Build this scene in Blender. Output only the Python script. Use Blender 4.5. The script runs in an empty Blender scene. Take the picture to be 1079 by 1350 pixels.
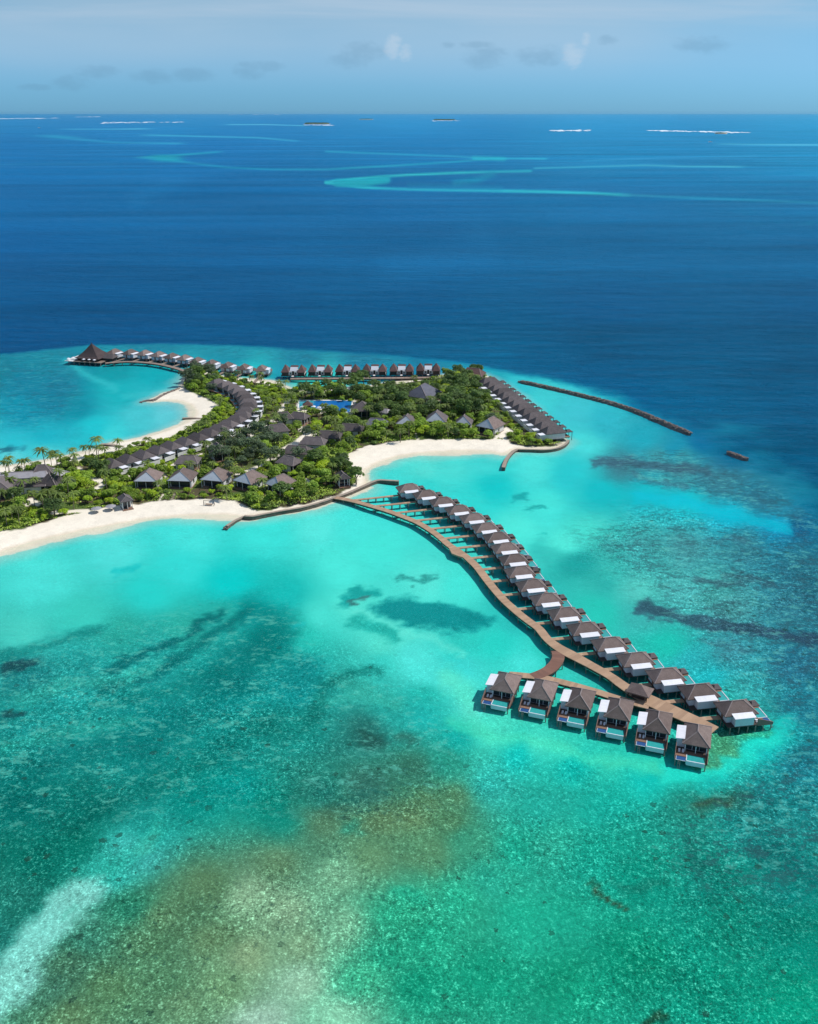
import bpy, math, random
import numpy as np
from mathutils import Vector, Matrix

random.seed(11)
RNG = np.random.default_rng(7)
scene = bpy.context.scene
COL = scene.collection
R = math.radians

# ------------------------------------------------------------------ camera
CAM_H, FOC, IMG_W, IMG_H = 180.0, 1246.0, 1079.0, 1350.0
PITCH = math.atan(527.0 / FOC)
CP, SP = math.cos(PITCH), math.sin(PITCH)

def spot(u, v, z=0.0):
    """survey point of the photograph -> world x, y at height z"""
    dx, dy = u - 539.5, -(v - 675.0)
    wx = dx
    wy = FOC * CP + dy * SP
    wz = -FOC * SP + dy * CP
    t = (z - CAM_H) / wz
    return (wx * t, wy * t)

def survey(x, y, z=0.0):
    """world -> survey coordinates (numpy)"""
    dz = z - CAM_H
    depth = y * CP - dz * SP
    up = y * SP + dz * CP
    return 539.5 + FOC * x / depth, 675.0 - FOC * up / depth

cam_d = bpy.data.cameras.new('camera')
cam = bpy.data.objects.new('camera', cam_d)
COL.objects.link(cam)
cam.location = (0, 0, CAM_H)
cam.rotation_euler = (math.pi / 2 - PITCH, 0, 0)
cam_d.sensor_fit = 'VERTICAL'
cam_d.sensor_height = 24.0
cam_d.lens = FOC / IMG_H * 24.0
cam_d.clip_start = 1.0
cam_d.clip_end = 300000.0
scene.camera = cam

# ------------------------------------------------------------------ helpers
def lin(c):
    return tuple(((x / 255.0) / 12.92 if x / 255.0 <= .04045 else ((x / 255.0 + .055) / 1.055) ** 2.4) for x in c)

def smooth(a, b, x):
    t = np.clip((x - a) / (b - a), 0, 1)
    return t * t * (3 - 2 * t)

def tag(o, label=None, cat=None, group=None, kind=None):
    if label: o['label'] = label
    if cat: o['category'] = cat
    if group: o['group'] = group
    if kind: o['kind'] = kind
    return o

def empty(name, loc=(0, 0, 0), rz=0.0):
    o = bpy.data.objects.new(name, None)
    o.location = loc
    o.rotation_euler = (0, 0, rz)
    o.empty_display_size = 1
    COL.objects.link(o)
    return o

def dup(o, parent=None):
    c = o.copy()
    COL.objects.link(c)
    if parent is not None:
        c.parent = parent
    for ch in KIDS.get(o.name, []):
        KIDS.setdefault(c.name, []).append(dup(ch, c))
    return c

KIDS = {}

class MB:
    def __init__(s):
        s.v, s.f, s.m = [], [], []
    def add(s, vs, fs, mi=0):
        b = len(s.v)
        s.v += [tuple(p) for p in vs]
        s.f += [tuple(i + b for i in f) for f in fs]
        s.m += [mi] * len(fs)
        return s
    def box(s, x0, x1, y0, y1, z0, z1, mi=0, M=None):
        vs = [(x0, y0, z0), (x1, y0, z0), (x1, y1, z0), (x0, y1, z0), (x0, y0, z1), (x1, y0, z1), (x1, y1, z1), (x0, y1, z1)]
        if M is not None:
            vs = [tuple(M @ Vector(p)) for p in vs]
        return s.add(vs, [(3, 2, 1, 0), (4, 5, 6, 7), (0, 1, 5, 4), (1, 2, 6, 5), (2, 3, 7, 6), (3, 0, 4, 7)], mi)
    def bar(s, a, b, w, h, mi=0):
        """box of width w, height h from a to b"""
        a, b = Vector(a), Vector(b)
        d = (b - a).normalized()
        side = d.cross(Vector((0, 0, 1)))
        if side.length < 1e-4: side = Vector((1, 0, 0))
        side.normalize()
        up = side.cross(d)
        vs = []
        for p in (a, b):
            for sx, sz in ((-1, -1), (1, -1), (1, 1), (-1, 1)):
                vs.append(tuple(p + side * sx * w / 2 + up * sz * h / 2))
        return s.add(vs, [(0, 1, 2, 3), (7, 6, 5, 4), (0, 4, 5, 1), (1, 5, 6, 2), (2, 6, 7, 3), (3, 7, 4, 0)], mi)
    def tube(s, pts, rad, n=8, mi=0, cap=True):
        b = len(s.v)
        P = [Vector(p) for p in pts]
        rr = rad if isinstance(rad, (list, tuple)) else [rad] * len(P)
        for i, p in enumerate(P):
            d = (P[min(i + 1, len(P) - 1)] - P[max(i - 1, 0)]).normalized()
            a = d.cross(Vector((0, 1, 0))) if abs(d.y) < .9 else d.cross(Vector((1, 0, 0)))
            a.normalize(); c = d.cross(a)
            for k in range(n):
                t = 2 * math.pi * k / n
                s.v.append(tuple(p + (a * math.cos(t) + c * math.sin(t)) * rr[i]))
        for i in range(len(P) - 1):
            for k in range(n):
                q = (b + i * n + k, b + i * n + (k + 1) % n, b + (i + 1) * n + (k + 1) % n, b + (i + 1) * n + k)
                s.f.append(q); s.m.append(mi)
        if cap:
            s.f.append(tuple(b + (len(P) - 1) * n + k for k in range(n))); s.m.append(mi)
            s.f.append(tuple(b + n - 1 - k for k in range(n))); s.m.append(mi)
        return s
    def hip(s, x0, x1, y0, y1, ze, zr, rx0, rx1, th=.22, ry=None, mi=0, front_mi=None):
        """closed hip roof, ridge along x from rx0 to rx1"""
        ry = (y0 + y1) / 2 if ry is None else ry
        vs = [(x0, y0, ze), (x1, y0, ze), (x1, y1, ze), (x0, y1, ze), (rx0, ry, zr), (rx1, ry, zr),
              (x0, y0, ze - th), (x1, y0, ze - th), (x1, y1, ze - th), (x0, y1, ze - th)]
        fm = mi if front_mi is None else front_mi
        s.add(vs, [(0, 1, 5, 4), (2, 3, 4, 5), (3, 0, 4), (6, 7, 1, 0), (7, 8, 2, 1), (8, 9, 3, 2), (9, 6, 0, 3), (9, 8, 7, 6)], mi)
        b = len(s.v) - 10
        s.f.append((b + 1, b + 2, b + 5)); s.m.append(fm)
        return s
    def build(s, name, mats, parent=None, smoothed=False):
        me = bpy.data.meshes.new(name)
        me.from_pydata(s.v, [], s.f)
        ms = mats if isinstance(mats, (list, tuple)) else ([mats] if mats else [])
        for m in ms: me.materials.append(m)
        if len(ms) > 1: me.polygons.foreach_set('material_index', s.m)
        if smoothed: me.polygons.foreach_set('use_smooth', [True] * len(s.f))
        me.update()
        o = bpy.data.objects.new(name, me)
        COL.objects.link(o)
        if parent is not None:
            o.parent = parent
            KIDS.setdefault(parent.name, []).append(o)
        return o

def mesh_np(name, V, F, mat, attrs=None, parent=None, smoothed=False):
    """quads mesh from numpy arrays"""
    me = bpy.data.meshes.new(name)
    n, k = F.shape
    me.vertices.add(len(V)); me.vertices.foreach_set('co', np.ascontiguousarray(V, dtype=np.float32).ravel())
    me.loops.add(n * k); me.loops.foreach_set('vertex_index', np.ascontiguousarray(F, dtype=np.int32).ravel())
    me.polygons.add(n)
    me.polygons.foreach_set('loop_start', np.arange(0, n * k, k, dtype=np.int32))
    me.polygons.foreach_set('loop_total', np.full(n, k, dtype=np.int32))
    me.polygons.foreach_set('use_smooth', np.full(n, bool(smoothed)))
    me.materials.append(mat)
    for an, arr in (attrs or {}).items():
        if arr.ndim == 2:
            a = me.attributes.new(an, 'FLOAT_COLOR', 'POINT'); a.data.foreach_set('color', np.ascontiguousarray(arr, dtype=np.float32).ravel())
        else:
            a = me.attributes.new(an, 'FLOAT', 'POINT'); a.data.foreach_set('value', np.ascontiguousarray(arr, dtype=np.float32))
    me.update(calc_edges=True)
    o = bpy.data.objects.new(name, me)
    COL.objects.link(o)
    if parent is not None:
        o.parent = parent
        KIDS.setdefault(parent.name, []).append(o)
    return o

# ---- node helper
class NT:
    def __init__(s, tree):
        s.t = tree; s.n = tree.nodes; s.l = tree.links
        s.n.clear()
    def new(s, typ, **kw):
        nd = s.n.new(typ)
        for k, v in kw.items(): setattr(nd, k, v)
        return nd
    def set(s, inp, val):
        if isinstance(val, bpy.types.NodeSocket): s.l.new(val, inp)
        else: inp.default_value = val
    def math(s, op, a, b=0.0, clamp=False):
        nd = s.new('ShaderNodeMath', operation=op, use_clamp=clamp)
        s.set(nd.inputs[0], a); s.set(nd.inputs[1], b)
        return nd.outputs[0]
    def vmath(s, op, a, b=(0, 0, 0)):
        nd = s.new('ShaderNodeVectorMath', operation=op)
        s.set(nd.inputs[0], a); s.set(nd.inputs[1], b)
        return nd.outputs[0]
    def mix(s, f, a, b, blend='MIX', clamp=False):
        nd = s.new('ShaderNodeMix', data_type='RGBA', blend_type=blend, clamp_result=clamp)
        s.set(nd.inputs['Factor'], f)
        ia = [i for i in nd.inputs if i.type == 'RGBA']
        s.set(ia[0], a if isinstance(a, bpy.types.NodeSocket) else (*a, 1)[:4]); s.set(ia[1], b if isinstance(b, bpy.types.NodeSocket) else (*b, 1)[:4])
        return [o for o in nd.outputs if o.type == 'RGBA'][0]
    def noise(s, vec, scale, detail=3.0, rough=.55, dist=0.0):
        nd = s.new('ShaderNodeTexNoise')
        if vec is not None: s.l.new(vec, nd.inputs['Vector'])
        nd.inputs['Scale'].default_value = scale; nd.inputs['Detail'].default_value = detail
        nd.inputs['Roughness'].default_value = rough; nd.inputs['Distortion'].default_value = dist
        return nd.outputs['Fac']
    def ramp(s, f, a, b):
        nd = s.new('ShaderNodeMapRange', interpolation_type='SMOOTHSTEP')
        s.set(nd.inputs['Value'], f); nd.inputs['From Min'].default_value = a; nd.inputs['From Max'].default_value = b
        return nd.outputs['Result']
    def mapping(s, vec, scale=(1, 1, 1), rot=(0, 0, 0), loc=(0, 0, 0)):
        nd = s.new('ShaderNodeMapping')
        s.l.new(vec, nd.inputs['Vector'])
        nd.inputs['Scale'].default_value = scale; nd.inputs['Rotation'].default_value = rot; nd.inputs['Location'].default_value = loc
        return nd.outputs['Vector']
    def bump(s, h, strength=.4, dist=.1, normal=None):
        nd = s.new('ShaderNodeBump')
        s.set(nd.inputs['Height'], h); nd.inputs['Strength'].default_value = strength; nd.inputs['Distance'].default_value = dist
        if normal is not None: s.l.new(normal, nd.inputs['Normal'])
        return nd.outputs['Normal']

def new_mat(name):
    m = bpy.data.materials.new(name); m.use_nodes = True
    return m, NT(m.node_tree)

def simple(name, c1, c2=None, scale=1.5, rough=.7, bump=.0, per=.0, coords='Object', stretch=(1, 1, 1), spec=.3, metallic=0):
    """two-tone weathered surface with object-to-object variation"""
    m, t = new_mat(name)
    out = t.new('ShaderNodeOutputMaterial'); p = t.new('ShaderNodeBsdfPrincipled')
    t.l.new(p.outputs[0], out.inputs['Surface'])
    tc = t.new('ShaderNodeTexCoord')
    vec = t.mapping(tc.outputs[coords], stretch)
    oi = t.new('ShaderNodeObjectInfo')
    off = t.vmath('ADD', vec, t.vmath('SCALE', t.new('ShaderNodeCombineXYZ').outputs[0]))
    n = t.noise(vec, scale, 4, .6)
    n2 = t.noise(vec, scale * 6, 3, .6)
    f = t.ramp(t.math('ADD', t.math('MULTIPLY', n, .7), t.math('MULTIPLY', n2, .3)), .3, .7)
    c = t.mix(f, c1, c2 or tuple(x * .8 for x in c1))
    if per:
        k = t.math('ADD', t.math('MULTIPLY', oi.outputs['Random'], per), 1 - per / 2)
        hs = t.new('ShaderNodeHueSaturation'); t.l.new(c, hs.inputs['Color']); t.l.new(k, hs.inputs['Value'])
        c = hs.outputs[0]
    t.l.new(c, p.inputs['Base Color'])
    p.inputs['Roughness'].default_value = rough
    p.inputs['Specular IOR Level'].default_value = spec
    p.inputs['Metallic'].default_value = metallic
    if bump:
        t.l.new(t.bump(t.math('ADD', n, n2), bump, .08), p.inputs['Normal'])
    return m

def roof_mat(name, c1, c2, band=.55, per=.5):
    """shingled roof: courses, weather streaks"""
    m, t = new_mat(name)
    out = t.new('ShaderNodeOutputMaterial'); p = t.new('ShaderNodeBsdfPrincipled')
    t.l.new(p.outputs[0], out.inputs['Surface'])
    tc = t.new('ShaderNodeTexCoord'); oi = t.new('ShaderNodeObjectInfo')
    sp = t.new('ShaderNodeSeparateXYZ'); t.l.new(tc.outputs['Object'], sp.inputs[0])
    course = t.math('FRACT', t.math('MULTIPLY', sp.outputs['Z'], 1 / band * 2.2))
    n = t.noise(tc.outputs['Object'], .5, 4, .65)
    n2 = t.noise(tc.outputs['Object'], 3.2, 4, .7)
    f = t.ramp(t.math('ADD', t.math('MULTIPLY', n, .5), t.math('MULTIPLY', n2, .5)), .3, .7)
    c = t.mix(f, c1, c2)
    k = t.math('ADD', t.math('MULTIPLY', oi.outputs['Random'], per), 1 - per / 2)
    k2 = t.math('MULTIPLY', k, t.math('ADD', t.math('MULTIPLY', course, .22), .86))
    hs = t.new('ShaderNodeHueSaturation'); t.l.new(c, hs.inputs['Color']); t.l.new(k2, hs.inputs['Value'])
    t.l.new(hs.outputs[0], p.inputs['Base Color'])
    p.inputs['Roughness'].default_value = .85
    p.inputs['Specular IOR Level'].default_value = .2
    t.l.new(t.bump(t.math('ADD', course, n2), .6, .12), p.inputs['Normal'])
    return m

M = {}
M['shingle'] = roof_mat('roof_shingle', (.135, .102, .092), (.225, .172, .155))
M['ridge'] = simple('ridge_tiles', (.27, .225, .215), (.2, .165, .16), 1.5, .8, .2, .2)
M['shingle_red'] = roof_mat('roof_shingle_red', (.105, .062, .06), (.165, .10, .092))
M['thatch'] = roof_mat('dark_thatch', (.07, .052, .053), (.115, .086, .083))
M['shingle_old'] = roof_mat('roof_shingle_grey', (.09, .078, .082), (.155, .132, .13))
M['shingle_slate'] = roof_mat('roof_slate_blue', (.11, .115, .15), (.17, .175, .21))
M['metal_roof'] = simple('grey_sheet_roof', (.34, .33, .35), (.26, .25, .27), .6, .5, .1)
M['white'] = simple('white_sheet', (.78, .78, .82), (.66, .67, .71), .8, .45, 0, .08)
M['wall'] = simple('pale_boarding', (.68, .71, .76), (.58, .61, .66), 1.2, .6, .15, .1, stretch=(1, 1, 6))
M['wall_white'] = simple('white_render', (.72, .72, .7), (.6, .6, .58), .7, .7, .1, .1)
M['wood'] = simple('deck_wood', (.27, .155, .105), (.19, .115, .08), 1.4, .7, .2, .2, stretch=(1, 5, 1))
M['wood_dark'] = simple('dark_wood', (.07, .05, .045), (.045, .035, .03), 1.5, .7, .2, .2)
M['screen'] = simple('screen_wood', (.28, .17, .13), (.2, .12, .1), 2, .7, .2, .2, stretch=(1, 1, 6))
M['pile'] = simple('pile_concrete', (.33, .3, .27), (.2, .19, .17), 1.6, .8, .2, .2)
M['glass'] = simple('dark_glazing', (.03, .045, .055), (.02, .03, .04), .8, .08, 0, .1, spec=.6)
M['net'] = simple('blue_net', (.015, .085, .26), (.01, .06, .19), 5, .6, .3, .2)
M['pool_water'] = simple('pool_water', (.04, .38, .36), (.03, .3, .3), .8, .08, .15, .1, spec=.6)
M['pool_rim'] = simple('pool_rim', (.62, .67, .72), (.5, .56, .62), 1, .4, 0, .05)
M['rock'] = simple('breakwater_rock', (.25, .2, .175), (.1, .08, .072), .9, .9, .6, .1)
M['seawall'] = simple('seawall_face', (.17, .13, .1), (.09, .075, .06), .8, .9, .3)
M['wallcap'] = simple('seawall_cap', (.36, .29, .23), (.26, .21, .17), .8, .8, .2)
M['canvas'] = simple('pale_canvas', (.5, .53, .58), (.42, .45, .5), 1, .7, .1, .1)
M['bark'] = simple('palm_bark', (.25, .2, .15), (.15, .12, .09), 2, .9, .4, .2)
# ------------------------------------------------------------------ value noise (numpy)
_G = np.random.default_rng(3).random((256, 256)).astype(np.float32)
def vnoise(x, y):
    xi = np.floor(x).astype(int); yi = np.floor(y).astype(int)
    fx = (x - xi).astype(np.float32); fy = (y - yi).astype(np.float32)
    fx = fx * fx * (3 - 2 * fx); fy = fy * fy * (3 - 2 * fy)
    a = _G[xi & 255, yi & 255]; b = _G[(xi + 1) & 255, yi & 255]; c = _G[xi & 255, (yi + 1) & 255]; d = _G[(xi + 1) & 255, (yi + 1) & 255]
    return (a * (1 - fx) + b * fx) * (1 - fy) + (c * (1 - fx) + d * fx) * fy
def fbm(x, y, o=4):
    s, a, t = 0, 1.0, 0
    for i in range(o):
        s = s + a * vnoise(x * 2 ** i + 17 * i, y * 2 ** i + 31 * i); t += a; a *= .5
    return s / t

# ------------------------------------------------------------------ shorelines
SHORE = [(-260, 800), (-120, 766), (0, 728), (28, 719), (55, 711), (78, 706.5), (97, 702), (125, 696.5), (150, 692), (168, 688.5), (196, 684), (237, 680), (265, 679),
         (290, 679), (310, 679.5), (322, 681), (345, 678), (370, 673.5), (400, 669), (430, 661.5), (443, 657), (467, 649.5), (480, 642), (483, 634),
         (480, 624), (491, 614), (516, 604), (544, 598.5), (580, 595.7), (620, 594), (648, 595.5), (664, 598), (680, 592), (700, 591.8), (718, 591.2), (728, 588.8),
         (733, 585), (734, 580), (723, 568.5), (708, 552.5), (694, 537.5), (678, 523.5), (663, 511.5), (650, 503), (638, 497), (622, 491.5), (605, 491.5), (590, 495), (570, 498),
         (545, 501), (520, 505), (495, 509), (465, 512), (430, 514), (405, 515), (385, 513), (371, 509), (362, 505), (352, 503), (340, 502), (322, 500.5), (303, 499),
         (282, 494), (262, 490.5), (247, 496), (241, 505), (239, 510), (230, 515), (219, 518.5), (204, 526), (203, 528), (220, 527.5), (241, 529.5), (252, 534.6), (258, 541.5), (256, 549), (248, 556), (234, 562.5),
         (220, 568), (209.5, 571), (189, 577.5), (168, 581.5), (152, 584), (143, 590), (125, 594.5), (104, 598.5), (78, 604.6), (51, 609.5), (28, 613), (0, 615.7), (-60, 621), (-260, 630)]
VEG = [(-240, 790), (-120, 742), (0, 705), (30, 700), (60, 691), (80, 685), (105, 680), (140, 672), (160, 668), (180, 668), (205, 664), (230, 661.5), (260, 661.5), (290, 661.5), (310, 664),
       (325, 668), (340, 674.5), (370, 670.5), (400, 666), (430, 658.5), (442, 654.5), (455, 647), (470, 637), (467, 622), (456, 606), (474, 594), (502, 587.5), (530, 583.5), (580, 582), (640, 582), (655, 581.5), (668, 583),
       (683, 588), (703, 589.6), (722, 589), (736, 587.5), (741, 582.5), (732, 571), (640, 499), (622, 493), (605, 493.5), (590, 497), (570, 500), (545, 503.5), (520, 507.5), (495, 512),
       (465, 516), (430, 520), (410, 520), (392, 517), (372, 513), (352, 508), (335, 505), (303, 501.5), (282, 497), (262, 493.5), (249, 498), (243, 506), (243, 513), (256, 520), (271, 526.5),
       (284, 534), (286, 541), (276, 548), (264, 557), (249, 567), (226, 579), (206, 584), (186, 589), (166, 595), (140, 600), (105, 611), (78, 614), (50, 622), (0, 628), (-60, 634), (-240, 650)]

def poly_w(pts, z=0.0):
    return np.array([spot(u, v, z) for u, v in pts])

def crom(P, step, closed=False):
    """Catmull-Rom resample of a polyline (world)"""
    P = np.asarray(P, float); n = len(P); out = []
    rng = range(n if closed else n - 1)
    for i in rng:
        if closed: p0, p1, p2, p3 = P[(i - 1) % n], P[i], P[(i + 1) % n], P[(i + 2) % n]
        else: p0, p1, p2, p3 = P[max(i - 1, 0)], P[i], P[i + 1], P[min(i + 2, n - 1)]
        k = max(2, int(np.linalg.norm(p2 - p1) / step))
        for t in np.arange(k) / k:
            out.append(.5 * ((2 * p1) + (-p0 + p2) * t + (2 * p0 - 5 * p1 + 4 * p2 - p3) * t * t + (-p0 + 3 * p1 - 3 * p2 + p3) * t ** 3))
    if not closed: out.append(P[-1])
    return np.array(out)

def seg_dist(x, y, P, closed=False):
    d = np.full(x.shape, 1e18)
    n = len(P)
    for i in range(n if closed else n - 1):
        ax, ay = P[i]; bx, by = P[(i + 1) % n]
        ex, ey = bx - ax, by - ay
        t = np.clip(((x - ax) * ex + (y - ay) * ey) / max(ex * ex + ey * ey, 1e-9), 0, 1)
        d = np.minimum(d, (x - ax - t * ex) ** 2 + (y - ay - t * ey) ** 2)
    return np.sqrt(d)

def inside(x, y, P):
    r = np.zeros(x.shape, bool); n = len(P); j = n - 1
    for i in range(n):
        xi, yi = P[i]; xj, yj = P[j]
        c = ((yi > y) != (yj > y)) & (x < (xj - xi) * (y - yi) / (yj - yi + 1e-12) + xi)
        r ^= c; j = i
    return r

def sdf(x, y, P):
    d = seg_dist(x, y, P, True)
    return np.where(inside(x, y, P), d, -d)

SHORE_W = crom(poly_w(SHORE), 6.0, True)
VEG_W = crom(poly_w(VEG), 8.0, True)

# ------------------------------------------------------------------ seabed colour survey (what the clear water shows, place by place)
CTRL = """
0 152 15 108 168;250 152 12 112 172;540 152 20 118 178;800 152 50 125 182;1079 152 60 128 182
0 200 0 98 162;270 200 0 100 165;540 200 4 105 166;800 200 40 115 170;1079 200 58 122 175
0 260 0 92 155;300 260 2 90 150;540 260 2 92 154;800 270 25 98 154;1079 270 38 102 156
0 330 0 84 146;300 330 0 84 142;540 330 3 86 142;800 330 18 88 140;1079 330 26 90 142
0 400 0 78 134;300 400 0 80 136;540 400 3 82 136;800 400 12 80 132;1079 400 16 80 130
0 440 0 72 126;160 440 0 74 128;300 440 2 78 130;540 440 4 84 134;800 450 10 80 126;1079 450 14 78 122
720 480 8 88 136;820 500 8 84 132;900 520 10 86 132;1060 520 14 80 124;950 570 14 86 130;1060 600 18 84 126;1079 660 16 84 122;640 470 6 94 142;560 460 5 92 140
0 480 12 122 142;50 474 15 128 148;100 468 18 130 150;200 456 20 124 148;300 464 22 136 156;400 468 20 122 148;480 474 22 116 146;560 478 16 122 154;620 486 20 140 166;660 496 32 158 172
30 500 12 122 148;30 540 6 138 162;80 510 15 116 142;60 525 12 122 148;100 535 12 134 152;150 490 16 150 160;200 492 15 165 175;160 515 22 170 178;120 560 30 188 198;60 570 25 172 188;20 580 40 182 196;15 600 92 200 205;60 598 80 200 204;180 545 70 190 198;220 548 92 198 206;225 536 104 192 202;140 572 62 204 208;240 545 110 194 200
330 499 40 196 196;400 505 66 204 194;440 506 60 200 190;375 495 24 140 160;500 490 18 130 156
680 503 50 184 194;715 525 62 194 198;760 540 62 188 198;800 556 45 176 190;850 575 30 160 178;770 585 70 204 204;890 590 22 140 168;920 582 14 110 152
700 612 76 214 208;600 612 76 212 204;560 618 86 214 204;640 608 66 206 202;650 640 18 192 192;620 665 50 208 202;750 622 40 192 196;720 662 72 220 210;790 648 20 180 185;850 648 20 180 190;900 662 20 190 200;960 678 15 186 206;1030 692 14 172 202;680 690 80 222 208;560 640 50 206 200
820 612 60 120 132;900 620 60 134 144;950 630 54 126 142;1000 650 36 112 136;1050 690 16 92 128;960 606 28 108 140;900 600 50 140 152;870 600 60 150 160
740 715 84 226 210;770 698 72 210 196;800 722 50 162 156;850 720 60 160 160;900 722 70 150 154;980 720 52 130 140;1055 740 40 120 132;1079 780 40 116 128
765 742 28 155 150;800 762 55 180 170;850 772 82 192 182;900 772 75 172 170;960 792 70 150 150;1040 792 50 130 140;800 802 40 190 174;850 803 58 168 164;940 770 66 160 156
950 852 60 150 150;1040 872 40 122 132;900 862 40 165 162;930 882 30 172 170;980 902 48 160 150;1050 930 30 126 130;1020 972 22 176 160;1060 1000 24 124 124;870 840 30 184 168;960 925 36 160 145
50 760 76 214 205;150 722 80 214 208;250 712 70 217 210;350 700 60 215 206;420 690 86 220 210;300 765 10 194 190;200 778 40 200 192;240 745 52 208 202;100 810 60 194 180;30 840 75 200 186;450 742 76 222 208;500 722 70 220 206;560 765 88 220 206;525 835 88 216 200;420 810 72 210 196;600 766 70 220 206;500 665 62 212 206;480 690 70 218 208
600 872 60 204 188;650 842 42 204 190;690 862 70 214 194;670 810 44 184 178;550 862 80 214 194;500 872 56 192 172;460 800 84 214 198;500 845 84 212 194;590 890 82 212 190;610 835 50 190 178;690 800 30 170 172;715 850 50 198 186
330 800 15 150 146;290 812 44 170 158;350 850 6 132 126;200 870 40 164 148;100 880 38 156 142;30 878 30 128 120;300 900 10 132 122;400 880 18 140 130;450 895 44 160 142;200 950 15 138 126;100 960 30 150 135;30 960 30 142 128;300 980 20 140 126;400 960 26 138 120;480 962 42 112 98;240 830 50 172 156;160 835 44 164 150;560 912 34 172 152;520 930 44 165 146;390 905 18 140 130;370 780 24 178 172;400 840 44 190 174
30 1050 5 116 102;120 1060 10 116 100;200 1080 30 152 136;255 1050 8 142 124;310 1035 8 150 132;350 1060 14 134 112;50 1130 8 108 90;20 1185 30 118 100;100 1110 8 118 98;200 1005 16 132 118;0 1000 20 130 115
40 1200 22 116 98;0 1235 30 120 104;60 1300 70 124 96;110 1232 56 122 96;90 1275 74 124 92;180 1112 72 188 172;145 1140 50 170 150
555 1052 84 112 74;500 1080 96 126 86;600 1040 72 116 82;420 1080 78 112 84;350 1130 96 122 88;250 1190 78 112 78;200 1245 72 108 74;150 1302 82 116 76;100 1342 92 118 78;280 1225 104 126 86;320 1168 128 162 122;300 1292 118 146 102;370 1195 128 162 122;400 1285 142 182 146;350 1332 152 186 156;450 1332 130 190 150;450 1222 112 166 126;440 1150 112 162 122;480 1128 100 136 96;560 1115 84 130 92;620 1102 60 148 112;270 1160 86 112 76;220 1210 92 128 90;180 1195 40 122 92;250 1320 110 140 100;230 1300 76 116 80;330 1250 124 150 108;400 1240 118 152 112;480 1040 60 112 92;420 1040 40 124 104;540 1010 62 118 92;590 1075 76 122 84;540 1075 100 122 80
520 1205 44 165 122;560 1300 20 150 112;520 1255 36 158 118;600 1182 42 174 132;650 1152 42 170 136;700 1102 30 166 132;700 1202 32 170 132;650 1282 22 154 116;750 1282 20 150 112;850 1252 12 140 106;950 1282 12 142 112;1050 1302 8 150 116;850 1152 14 150 122;950 1152 10 130 110;1050 1152 8 128 114;900 1062 30 132 112;1000 1052 22 126 116;800 1052 22 164 140;720 1042 34 164 140;650 1022 44 168 148;600 972 24 174 154;590 1000 42 142 116;680 992 16 178 160;750 1002 12 174 154;850 1022 16 184 164;950 1015 22 190 170;1005 985 16 190 174;760 1200 30 168 132;800 1120 22 156 128;960 1220 14 140 112;1060 1230 8 136 112;740 1100 42 160 130;560 1230 34 160 120;480 1290 60 166 122
560 940 36 176 158;640 965 70 206 172;620 930 84 212 188;740 985 58 198 166;860 1008 40 190 160;960 990 62 150 112;985 960 50 160 128;560 880 76 212 192
640 960 72 208 174;700 978 66 200 168;800 1000 44 188 158
"""
_CT = np.array([[float(a) for a in q.split()] for line in CTRL.strip().split('\n') for q in line.split(';')])

CT = _CT.copy()
_br = (CT[:, 1] > 1000) & (CT[:, 2] > CT[:, 3] * .6) & (CT[:, 3] < 150)
CT[_br, 2:5] = CT[_br, 2:5] * .64 + np.array([92, 150, 116]) * .36
_g = (CT[:, 1] > 850) & ~_br
CT[_g, 4] *= 1.05
_pale = (CT[:, 1] > 1140) & (CT[:, 2] > 110)
CT[_pale, 2:5] = CT[_pale, 2:5] * 1.06

def shepard(u, v, P, p=3.2):
    """scattered survey colours -> continuous map"""
    out = np.empty((len(u), 3), np.float32)
    pu, pv = P[:, 0].astype(np.float32), P[:, 1].astype(np.float32)
    c = P[:, 2:5].astype(np.float32)
    for s in range(0, len(u), 40000):
        uu, vv = u[s:s + 40000, None], v[s:s + 40000, None]
        sc = np.where(vv < 460, 2.2, 1.25)
        d2 = (uu - pu) ** 2 + ((vv - pv) * sc) ** 2 + 60.0
        w = d2 ** (-p / 2)
        out[s:s + 40000] = (w @ c) / w.sum(1, keepdims=True)
    return out

def smask(u, v, pts, width, feather, closed=False):
    """soft stroke or soft patch in survey coordinates"""
    P = np.array(pts, float)
    lo, hi = P.min(0) - width - feather - 2, P.max(0) + width + feather + 2
    m = np.zeros(u.shape, np.float32)
    k = (u > lo[0]) & (u < hi[0]) & (v > lo[1]) & (v < hi[1])
    if not k.any(): return m
    uu, vv = u[k], v[k]
    if closed: m[k] = smooth(-feather, feather, sdf(uu, vv, P))
    else: m[k] = 1 - smooth(max(width - feather, 0), width + feather, seg_dist(uu, vv, P))
    return m

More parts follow.
